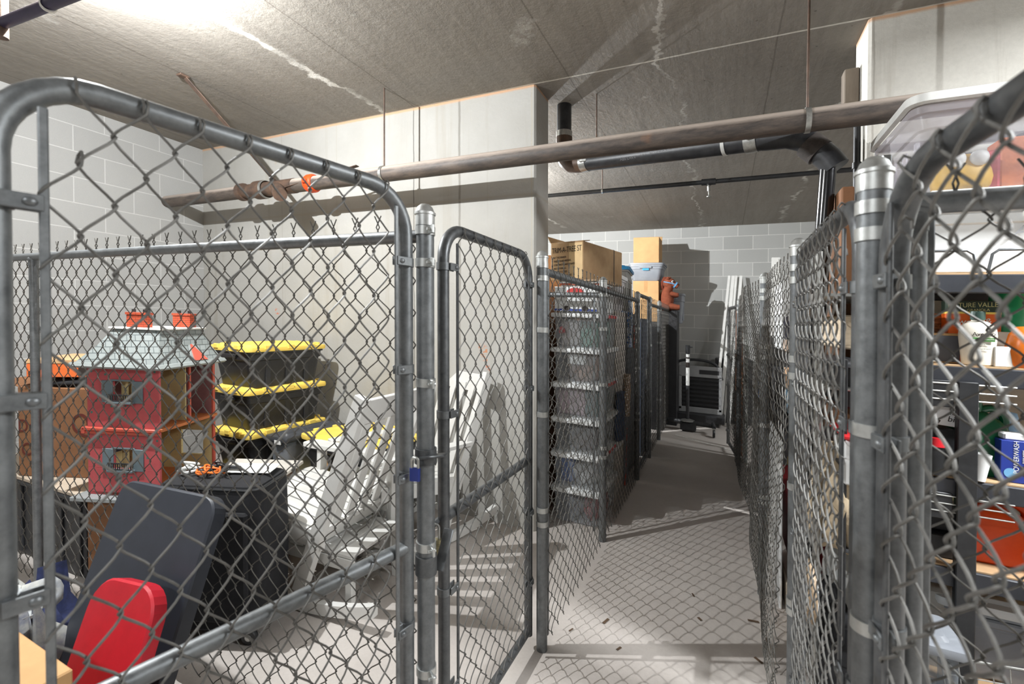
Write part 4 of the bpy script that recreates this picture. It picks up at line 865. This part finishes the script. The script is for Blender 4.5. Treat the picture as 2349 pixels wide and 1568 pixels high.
solo('storage_crate', 'grey carton stack behind the end of the right aisle fence', 'crate', M('carton_ash', S(120, 118, 114), .8), [b2(0, .4, -.3, .3, 0, 1.35, .01)], (.32, 5.05, 0))
carton('cardboard_box', 'brown cardboard box on the black crate near the end of the right fence', (.62, 4.2, 1.502), 0, .3, .4, .25, C_OLD, tape=False)
solo('wood_strip', 'slim tan wooden strip standing at the end of the right fence', 'board', M('strip_orange', S(170, 116, 70), .6), [b2(-.015, .015, -.02, .02, 0, 1.76, .003)], (.2, 5.95, 0))
# behind the closed right gate
tb = rb('tall_carton', 'tall brown carton standing behind the closed right gate', 'box', 1888, 1928, 455, 700, .50, C_BROWN, .05, floor=True)
for i in range(2): solo('metal_rail', ('nearer', 'farther')[i] + ' shiny metal rail standing upright behind the closed right gate', 'rail', M('rail_chrome', S(176, 180, 184), .2, .9), [b2(-.012, .012, -.02, .02, 0, 1.95, .003)], (.44, 1.72 + .07 * i, 0), 0, 'shiny rails')
rb('wood_block_box', 'pale wooden box with white end behind the closed right gate', 'box', 1875, 1932, 725, 795, .42, M('pale_wood', S(216, 198, 172), .7, c2=S(200, 180, 152), stretch=(1, 1, 8)), .14)
t = thing('utility_rack', 'dark metal rack holding goods behind the closed right gate', 'rack', (.40, 2.36, 0))
for x, y in ((0, -.36), (0, .36), (.17, -.36), (.17, .36)): part(t, 'upright', m_black, b2(x - .01, x + .01, y - .012, y + .012, 0, 1.32, .002))
for z in (.18, .62, .93, 1.29): part(t, 'shelf_deck', M('deck_grey', S(84, 86, 90), .45, .3), b2(-.01, .18, -.37, .37, z, z + .014, .002))
rb('black_case', 'black tool case on the rack behind the closed right gate', 'case', 1872, 1932, 830, 915, .415, M('case_black', S(40, 41, 44), .35), .15)
t = rb('white_flat_box', 'white box edged with red, lettered up its side, behind the closed right gate', 'box', 1918, 1936, 1000, 1100, .40, P_WHITE, .14)
a = at(1927, 1050, X=.40); text(t, 'printed_title', 'WGRAB BAG', .04, (-.0012, 0, .08), (PI/2, -PI/2, -PI/2), INK, sx=1)
rb('red_strip', 'red edge strip lying on the white lettered box behind the right gate', 'strip', 1900, 1936, 982, 992, .395, M('strip_red', S(214, 40, 46), .5), .14)
rb('yellow_folder', 'narrow yellow folder on the rack behind the closed right gate', 'folder', 1868, 1876, 1020, 1090, .44, P_YEL, .1)
bundle('grey_sack', 'light grey sack on the lower deck of the rack behind the right gate', 'sack', M('sack_grey', S(176, 178, 176), .6, c2=S(148, 150, 150)), (.485, 2.33, .2), .07, .22, .4, 52)

# ================================================================== black shelving in the right cage
t = thing('shelving_unit', 'black storage shelving against the right pier, full of bottles and boxes', 'shelving', (.66, 2.26, 0))
M_SH = M('shelf_black', S(58, 60, 66), .45, .2, c2=S(48, 50, 55)); M_BD = M('shelf_board', S(188, 156, 118), .7, c2=S(172, 140, 104))
LV = (.10, .545, .885, 1.31, 1.655)
for x in (.02, 1.2):
    for y in (.02, .48): part(t, 'upright', M_SH, b2(x - .018, x + .018, y - .018, y + .018, 0, 1.66, .003))
part(t, 'upright', m_black, b2(.138, .196, -.03, .0, 0, 1.25, .003), label='wide black front upright')
for z in LV:
    d = part(t, 'shelf_deck', M_BD, b2(0, 1.22, .0, .5, z - .016, z, .001)); part(d, 'beam', M_SH, b2(0, 1.22, -.012, .012, z - .075, z - .006, .004), b2(0, 1.22, .488, .512, z - .075, z - .006, .004))
    if z in (1.31, .885): part(d, 'beam_bracket', m_black, b2(.03, .13, -.02, -.012, z - .16, z - .06, .004)); part(d, 'wire_ladder', m_clamp, *[tube([(.02, -.02, z - .07 - .03 * i), (.3, -.02, z - .07 - .03 * i)], .003, 6) for i in range(3)])
def on(px, py, Y): return at(px, py, Y=Y)
def shelf_z(i): return LV[i] + .001
SX = .66
def put(px, i, Y):                      # stand on shelf level i below a photo column
    p = at(px, 800, Y=Y); return (p[0], Y, shelf_z(i))
def bottle(name, label, loc, prof, mat, cap=None, capprof=None, sc=(1, .62, 1), cat='bottle', rz=0, lab=None, n=24):
    t = thing(name, label, cat, loc, rz); part(t, 'body', mat, mv(lathe(prof, n), sc=sc))
    if cap: part(t, 'cap', cap, mv(lathe(capprof, 18), sc=(1, max(sc[1], .8), 1)))
    return t
G_DK = M('green_dark', S(14, 84, 52), .3); G_CAP = M('cap_pine', S(44, 74, 64), .45); P_OR = M('jug_orange', S(234, 84, 26), .35, c2=S(222, 72, 20)); CREAM = M('lotion_white', S(236, 230, 216), .35)
# level 5 top: white bin, its lid, the clear tote
a = on(2100, 612, 2.3)
wbn = tote('storage_bin', 'big white storage bin on the top deck of the black shelving', (.66 + .52, 2.55, shelf_z(4)), 0, .98, .46, .29, P_WHITE, M('lid_grey', S(206, 208, 208), .4), tp=.95)
text(wbn, 'handwriting', 'American', .085, (-.05, -.236, .165), UPF, M('pencil', S(150, 150, 152), .7), shear=.4)
for i in range(4): solo('wire_basket_rail', 'thin dark wire bracket rail number %s from the left on the top beam' % ('one', 'two', 'three', 'four')[i], 'bracket', m_dark, tube([(0, 0, 0), (.012, 0, .07), (.03, 0, .085), (.15, 0, .085), (.17, 0, .07), (.18, 0, 0)], .005, 8), (.68 + .21 * i, 2.272, shelf_z(4)), 0, 'wire brackets on the top beam')
ct = tote('clear_tote', 'wide clear tote full of toys on the white bin, highest thing on the shelving', (.64 + .50, 2.46, 1.962), 0, .98, .52, .335, clear('clear_front', S(220, 216, 222), .2), None, tp=.86, r=.05)
part(ct, 'rim', WHT, *[(lambda s: (s[0], s[1][:-2]))(loft([lev(rrect(.985, .525, .05, 5), .318), lev(rrect(1.02, .56, .06, 5), .322), lev(rrect(1.02, .56, .06, 5), .352), lev(rrect(.985, .525, .05, 5), .353), lev(rrect(.97, .51, .05, 5), .33)]))])
part(ct, 'foot_rim', WHT, b2(-.43, .43, -.235, .235, -.012, .0, .003))
toy = [('yellow_toy', 'yellow toy with round white eyes in the clear tote', S(240, 190, 60), .78, .10), ('red_book', 'red and white booklet in the clear tote', S(210, 70, 80), .9, .16), ('teal_case', 'teal case in the clear tote', S(120, 196, 178), 1.16, .12), ('orange_toy', 'orange toy block in the clear tote', S(226, 120, 60), 1.0, .2), ('violet_toy', 'violet toy block in the clear tote', S(140, 120, 186), .95, .06), ('grey_game', 'grey game box in the clear tote', S(110, 116, 124), 1.1, .24)]
for i, (n_, l_, c_, x_, h_) in enumerate(toy):
    if n_ == 'yellow_toy':
        y_ = thing(n_, l_, 'toy', (x_ + .05, 2.34, 1.976)); part(y_, 'body', M('toy%d' % i, c_, .5), blob(.09, .07, .14, 3, .03), ang=80)
        for q in (-.03, .035): part(y_, 'eye', WHT, mv(blob(.028, .02, .028, 1, .01, flat=False), q, -.06, .11), ang=80)
    else: solo(n_, l_, 'toy', M('toy%d' % i, c_, .5, c2=tuple(min(1, v * 1.5) for v in c_[:3]) + (1,), sc=18), [mv(b2(-.07 - .03 * (i == 2), .07 + .06 * (i == 2), -.05, .05, 0, h_, .006), 0, 0, 0)], (x_ + .02, 2.40 + .03 * (i % 3), 1.976), .3 * (i - 3))
# level 4 (waist of the frame): snack box, lotion, basket
p = at(2240, 835, Y=2.34)
nb = thing('snack_box', 'tall orange snack bar carton behind the white lotion bottle', 'box', (p[0], 2.36, shelf_z(3)), 0)
part(nb, 'body', M('snack_orange', S(236, 108, 34), .5, c2=S(222, 92, 26)), b2(-.077, .077, 0, .07, 0, .2, .002)); part(nb, 'header_panel', M('snack_green', S(40, 56, 40), .5), b2(-.077, .077, 0, .07, .2, .248, .002)); part(nb, 'yellow_stripe', P_YEL, b2(-.0775, .0775, -.0006, .07, .196, .204, .0003))
text(nb, 'printed_title', 'NATURE VALLEY', .026, (0, -.001, .23), UPF, M('gold_ink', S(196, 190, 130), .5), sx=.82); text(nb, 'printed_title', 'GRANOLA', .014, (.01, -.001, .211), UPF, M('gold_ink', S(196, 190, 130), .5)); text(nb, 'printed_title', 'Sweet &', .034, (-.01, -.0012, .165), UPF, WHT, shear=.2); text(nb, 'printed_title', 'Salty', .034, (-.01, -.0012, .13), UPF, WHT, shear=.2)
part(nb, 'picture_bar', M('nut_tan', S(230, 170, 110), .6, c2=S(150, 90, 50), sc=60), bx(-.045, -.0012, .08, .05, .002, .07, .0005)); part(nb, 'badge', M('badge_blue', S(40, 80, 120), .5), mv(lathe([(.001, 0), (.02, 0), (.02, .002), (.001, .002)], 18), -.055, -.0002, .05, rx=PI/2))
p = at(2246, 836, Y=2.29)
lo_ = thing('lotion_bottle', 'white pump-style lotion bottle with dark green cap in front of the orange snack carton', 'bottle', (p[0], 2.305, shelf_z(3)))
part(lo_, 'body', CREAM, loft([lev(ellipse(rx, rx * .55, 28), z) for rx, z in ((.04, 0), (.046, .004), (.048, .03), (.054, .09), (.056, .115), (.053, .138), (.043, .155), (.026, .165), (.019, .168), (.019, .178))]))
part(lo_, 'cap', G_CAP, mv(lathe([(.021, .172), (.021, .2), (.019, .204), (.001, .204)], 20)))
text(lo_, 'printed_title', 'Aveeno', .021, (.006, -.0315, .118), UPF, INK); part(lo_, 'label_band', M('band_green', S(70, 130, 60), .5), bx(.006, -.0305, .098, .062, .004, .014, .0005)); text(lo_, 'printed_line', 'DAILY MOISTURIZING', .0058, (.006, -.0328, .098), UPF, WHT)
for i, ln in enumerate(('moisturizing lotion', 'dry skin', 'nourishes 24 hours')): text(lo_, 'printed_line', ln, .006, (-.02, -.0315, .08 - .009 * i), UPF, G_CAP, align='LEFT')
p = at(2145, 830, Y=2.35); wf = thing('chalkboard_box', 'dark slate panel box with pale wood edge, left of the snack carton', 'box', (p[0] + .005, 2.34, shelf_z(3)), .05)
part(wf, 'body', M('edge_wood', S(206, 162, 108), .6), b2(-.068, .068, 0, .06, 0, .118, .003)); part(wf, 'slate_panel', M('slate_face', S(86, 88, 94), .6), b2(-.06, .066, -.003, .0, .006, .108, .001))
p = at(2122, 765, Y=2.48); bk = thing('wicker_basket', 'small brown wicker basket on the shelf behind the slate panel box', 'basket', (p[0] - .005, 2.47, shelf_z(3)))
m_wick = M('wicker', S(160, 110, 70), .7, c2=S(112, 72, 42), sc=60); part(bk, 'weave', m_wick, *[tube([((.05 + .004 * (i % 2)) * math.cos(a), (.05 + .004 * (i % 2)) * math.sin(a), .125 + .011 * i) for a in [2*PI*q/22 for q in range(22)]], .0075, 6, True) for i in range(7)], lathe([(.001, 0), (.05, 0), (.05, .12), (.001, .12)], 20))
p = at(2154, 740, Y=2.5); bottle('slim_bottle', 'slim green and black bottle behind the wicker basket', (p[0] + .012, 2.42, shelf_z(3)), [(.018, 0), (.02, .004), (.02, .17), (.014, .182), (.012, .19)], M('bottle_green', S(40, 170, 84), .35, c2=S(20, 40, 32), sc=11), M('cap_green', S(40, 190, 90), .4), [(.009, .186), (.009, .215), (.001, .215)])
p = at(2172, 740, Y=2.5); bottle('spray_can', 'tall dark grey spray can left of the orange snack carton', (p[0] + .012, 2.47, shelf_z(3)), [(.03, 0), (.03, .2), (.024, .22), (.016, .235), (.001, .24)], M('can_grey', S(76, 80, 88), .35), sc=(1, 1, 1), cat='can')
p = at(2122, 720, Y=2.55); bottle('blue_bottle', 'dark blue bottle half hidden behind the wicker basket', (p[0] - .012, 2.56, shelf_z(3)), [(.026, 0), (.026, .24), (.012, .27), (.012, .29), (.001, .29)], M('bottle_navy', S(40, 56, 140), .35), sc=(1, 1, 1))
for px, lb, c_, h_ in ((2302, 'white pill carton right of the lotion bottle', P_WHITE, .075), (2316, 'cream carton stacked behind the white pill carton', CREAM, .13)):
    p = at(px, 830, Y=2.3); solo('small_carton', lb, 'box', c_, [b2(-.032, .032, -.02, .02, 0, h_, .002)], (p[0], 2.30 if h_ < .1 else 2.37, shelf_z(3)))
p = at(2336, 720, Y=2.36); bottle('green_jug', 'bright green round-capped jug at the right edge of the snack shelf', (p[0], 2.44, shelf_z(3)), [(.05, 0), (.055, .01), (.055, .2), (.05, .225), (.05, .33), (.046, .345), (.001, .347)], M('green_bright', S(30, 150, 96), .35), sc=(1, 1, 1))
p = at(2344, 800, Y=2.28); bottle('orange_bottle', 'amber orange bottle at the right edge beside the white pill carton', (p[0] + .012, 2.30, shelf_z(3)), [(.04, 0), (.046, .01), (.052, .06), (.04, .12), (.02, .15), (.001, .152)], M('amber', S(214, 112, 30), .25), sc=(1, .7, 1))
p = at(2110, 830, Y=2.28); solo('paper_scraps', 'white crumpled papers at the left end of the snack shelf', 'paper', WHT, [mv(bx(0, 0, .004, .1, .04, .003, .001), rz=.2), mv(bx(.02, 0, .008, .06, .03, .003, .001), rz=-.3)], (p[0] + .01, 2.3, shelf_z(3)))
# level 3: binder clips, jugs, laundry box
p = at(2145, 960, Y=2.28)
solo('black_carton', 'matte black carton under the white binder clip box', 'box', m_black, [b2(-.1, .07, 0, .12, 0, .17, .003)], (p[0], 2.30, shelf_z(2)))
bc = thing('clip_box', 'white binder clip box tilted on top of the black carton', 'box', (p[0] + .02, 2.36, shelf_z(2) + .176))
part(bc, 'body', P_WHITE, mv(b2(-.11, .1, -.08, .04, 0, .09, .002), ry=.09, z=.012)); text(bc, 'printed_title', 'binder', .03, (.055, -.0815, .036), (PI/2, .09, 0), INK, shear=.1); text(bc, 'printed_line', 'medium', .016, (.045, -.0815, .058), (PI/2, .09, 0), INK)
for x, z in ((-.075, .06), (-.03, .066), (-.02, .03), (-.07, .025)): part(bc, 'clip_print', INK, mv(bx(0, 0, 0, .03, .001, .016, .0003), x, -.0808, z, ry=.5))
p = at(2160, 1010, Y=2.24); bottle('red_capped_bottle', 'black bottle with red cap in front of the black carton', (p[0] - .005, 2.262, shelf_z(2)), [(.03, 0), (.03, .09), (.024, .11), (.001, .112)], m_black, M('cap_red', S(220, 30, 44), .4), [(.028, .108), (.022, .14), (.001, .142)])
def jug(name, label, loc, rz, w, h, mat, capm, n=1):
    t = thing(name, label, 'jug', loc, rz)
    part(t, 'body', mat, loft([lev(rrect(w * k, w * .62 * k2, .03, 5), z * h, ox * w) for k, k2, z, ox in ((.92, .92, 0, 0), (1, 1, .03, 0), (1, 1, .5, 0), (.97, .97, .56, 0), (.88, .92, .7, .03), (.7, .8, .82, .1), (.46, .58, .89, .16), (.3, .42, .92, .2))]))
    part(t, 'handle', mat, tube(smooth([(-.36 * w, 0, .62 * h), (-.42 * w, 0, .84 * h), (-.2 * w, 0, .98 * h), (.1 * w, 0, .9 * h)], 3), .014, 10)); part(t, 'cap', capm, mv(lathe([(.03, .9 * h), (.03, 1.04 * h), (.024, 1.06 * h), (.001, 1.06 * h)], 18), .2 * w))
    return t
p = at(2250, 1070, Y=2.36); jug('detergent_jug', 'large dark green detergent jug with moulded handle on the middle shelf', (p[0] + .01, 2.38, shelf_z(2)), PI, .16, .27, G_DK, G_DK)
p = at(2205, 1070, Y=2.4); bottle('green_bottle', 'squat green cleaner bottle behind the wide front upright', (p[0] - .01, 2.46, shelf_z(2)), [(.05, 0), (.05, .15), (.03, .18), (.02, .2), (.001, .2)], M('green_mid', S(24, 110, 70), .35), P_WHITE, [(.02, .196), (.02, .225), (.001, .225)])
p = at(2232, 960, Y=2.3); solo('paper_cup', 'white tapered cup wedged by the wide front upright above the green jug', 'cup', P_WHITE, [mv(lathe([(.022, 0), (.03, .1), (.028, .1), (.02, .004)], 20), ry=.1)], (p[0] + .0, 2.262, shelf_z(2)))
p = at(2332, 1090, Y=2.28)
pw = thing('detergent_box', 'blue laundry detergent box with white vertical lettering at the right edge', 'box', (p[0] + .005, 2.29, shelf_z(2)))
part(pw, 'body', M('box_blue', S(34, 58, 150), .45), b2(-.045, .06, 0, .06, 0, .155, .002)); text(pw, 'printed_title', 'POWERWASH', .021, (-.002, -.001, .095), (PI/2, -PI/2, 0), WHT, sx=.9); text(pw, 'printed_line', 'pure water', .011, (.016, -.001, .1), (PI/2, -PI/2, 0), WHT); part(pw, 'emblem', M('emblem_blue', S(120, 180, 226), .4), mv(lathe([(.001, 0), (.018, 0), (.018, .001), (.001, .001)], 18), -.018, -.0002, .035, rx=PI/2))
part(pw, 'cap', P_WHITE, bx(-.005, .03, .168, .06, .05, .026, .005))
bundle('wipe_pack', 'pale blue wipes pack resting behind the laundry detergent box', 'package', M('pale_blue', S(160, 196, 226), .5), (p[0] + .02, 2.42, shelf_z(2)), .06, .04, .24, 61, amp=.1)
# level 2: green clamshell, orange jugs
p = at(2150, 1190, Y=2.3)
solo('black_bin', 'open black bin under the green plastic pack', 'bin', m_black, [b2(-.1, .08, 0, .2, 0, .09, .004)], (p[0], 2.32, shelf_z(1) + .0))
solo('green_pack', 'green translucent plastic food pack on the black bin', 'package', M('pack_green', S(120, 176, 120), .25, c2=S(196, 214, 170), sc=20), [loft([lev(rrect(.13, .1, .03), 0), lev(rrect(.16, .12, .03), .05), lev(rrect(.165, .125, .03), .055), lev(rrect(.13, .1, .03), .09)])], (p[0] + .0, 2.40, shelf_z(1) + .2))
solo('black_bin', 'second black bin directly under the green plastic pack', 'bin', m_black, [b2(-.09, .08, -.06, .08, 0, .105, .004)], (p[0], 2.42, shelf_z(1) + .094))
p = at(2290, 1290, Y=2.36); jug('orange_jug', 'big orange detergent jug with white spout on the lower shelf at right', (p[0] + .01, 2.42, shelf_z(1)), PI, .23, .24, P_OR, P_WHITE)
p = at(2105, 1270, Y=2.3); jug('orange_jug', 'orange jug with dark cap left of the wide front upright', (p[0] + .035, 2.62, shelf_z(1)), .4, .15, .26, P_OR, m_black)
# level 1: buckets, clear boxes, wire basket
p = at(2155, 1390, Y=2.3); bottle('bucket', 'white lidded bucket on the lowest deck left of the wide upright', (p[0] + .0, 2.42, shelf_z(0)), [(.085, 0), (.095, .24), (.1, .245), (.1, .27), (.09, .3), (.06, .32), (.001, .325)], M('bucket_pale', S(196, 192, 184), .5), sc=(1, 1, 1), cat='bucket')
p = at(2120, 1400, Y=2.2); tote('clear_bin', 'clear storage bin standing on the floor left of the shelving', (p[0] - .02, 2.12, 0), 0, .14, .2, .36, CLEARG, P_GREY, tp=.9, r=.02)
p = at(2290, 1440, Y=2.1); wb_ = thing('wire_basket', 'silver wire basket tilted on the floor in front of the shelving', 'basket', (p[0] + .06, 1.95, 0), .2)
part(wb_, 'rim', m_clamp, tube([(x, y, .3) for x, y in rrect(.4, .3, .03, 4)], .005, 8, True)); part(wb_, 'wire_grid', m_clamp, *[tube([(-.2 + .05 * i, -.15, .3), (-.17 + .042 * i, -.12, .02), (-.17 + .042 * i, .12, .02), (-.2 + .05 * i, .15, .3)], .0022, 5) for i in range(9)], *[tube([(x, y, .02 + .056 * j) for x, y in rrect(.34 + .012 * j, .24 + .012 * j, .02, 3)], .0022, 5, True) for j in range(5)])
tote('storage_bin', 'grey bin with pale lid on the lowest deck behind the wire basket', (p[0] + .12, 2.5, shelf_z(0)), 0, .4, .36, .3, P_GREY, P_WHITE, tp=.9)
bundle('maroon_cloth', 'dark maroon cloth bundle at the right edge behind the wire basket', 'cloth', CLOTH('maroon', S(86, 26, 30)), (p[0] + .36, 2.06, 0), .12, .14, .62, 71)
solo('white_carton', 'white carton lying on the floor at the lower right behind the near gate', 'box', P_WHITE, [b2(-.15, .15, -.1, .1, 0, .12, .003)], (p[0] - .05, 1.62, 0), .5)
# ================================================================== litter on the aisle floor
for i, (px, py) in enumerate(((1390, 1425), (1605, 1420), (1728, 1425), (1420, 1488), (1310, 1445), (1740, 1515), (1760, 1470), (1590, 1365))):
    a_, b_, c_ = ray(px, py); t_ = -CAMZ / (c_ + SL * a_); r = random.Random(i)
    solo('dry_leaf', 'small scrap of dry leaf on the aisle floor %s' % ('in the middle left', 'in the middle', 'by the right fence', 'at the left fence post', 'near the left fence foot', 'at the lower right fence foot', 'under the right fence edge', 'ahead of the shadow bars')[i], 'leaf', M('leaf_brown', S(96, 76, 58), .8), [mv(bx(0, 0, .003, r.uniform(.02, .05), r.uniform(.006, .014), .002, .0004), rz=r.uniform(0, 3))], (a_ * t_, b_ * t_, 0), 0, 'scraps on the floor')
# ================================================================== light and camera
def lamp(name, loc, energy, size=.05, col=(.95, .98, 1)):
    l = bpy.data.lights.new(name, 'POINT'); l.energy = energy; l.shadow_soft_size = size; l.color = col
    o = bpy.data.objects.new(name, l); COL.objects.link(o); o.location = loc; return o
def fill_lamp(loc, energy, sx, sy, rot=(0, 0, 0)):  # soft area light added as fill, not a fixture of the room
    l = bpy.data.lights.new('added_fill_lamp', 'AREA'); l.shape = 'RECTANGLE'; l.size = sx; l.size_y = sy; l.energy = energy; l.color = (.95, .98, 1)
    o = bpy.data.objects.new('added_fill_lamp', l); COL.objects.link(o); o.location = loc; o.rotation_euler = rot; return o
lamp('ceiling_lamp', (-2.42, .95, 2.90), 268, .012)
lamp('ceiling_lamp', (-2.5, 4.4, 2.99), 560, .012)
fill_lamp((-.8, -1.8, 2.9), 70, 1.2, .3)  # added soft fill from behind the camera
fill_lamp((2.3, 1.6, 2.82), 190, 1.2, .3)  # added to brighten the right pier and the shelving
fill_lamp((2.6, 5.2, 2.75), 70, 1.2, .3)  # added soft fill for the far end
w = bpy.data.worlds.new('room_air'); bpy.context.scene.world = w; w.use_nodes = True
w.node_tree.nodes['Background'].inputs[0].default_value = (.05, .05, .05, 1)
sc = bpy.context.scene
cam = bpy.data.cameras.new('camera'); co = bpy.data.objects.new('camera', cam); COL.objects.link(co)
cam.sensor_fit = 'HORIZONTAL'; cam.sensor_width = 36; cam.lens = 36 * F / 2349; cam.shift_y = -18 / 2349; cam.clip_start = .02; cam.clip_end = 60
co.location = (0, 0, CAMZ); co.rotation_euler = (PI/2 - PH, 0, TH)
cam.dof.use_dof = True; cam.dof.focus_distance = 2.3; cam.dof.aperture_fstop = 3.6
sc.camera = co
sc.view_settings.view_transform = 'Standard'; sc.view_settings.look = 'None'; sc.view_settings.gamma = 1; sc.view_settings.exposure = 0.17; sc.view_settings.use_curve_mapping = False
sc.cycles.max_bounces = 5; sc.cycles.diffuse_bounces = 3; sc.cycles.glossy_bounces = 3; sc.cycles.transparent_max_bounces = 8; sc.cycles.caustics_reflective = False; sc.cycles.caustics_refractive = False
sc.cycles.sample_clamp_indirect = 4
sc.cycles.use_adaptive_sampling = True; sc.cycles.adaptive_threshold = .1
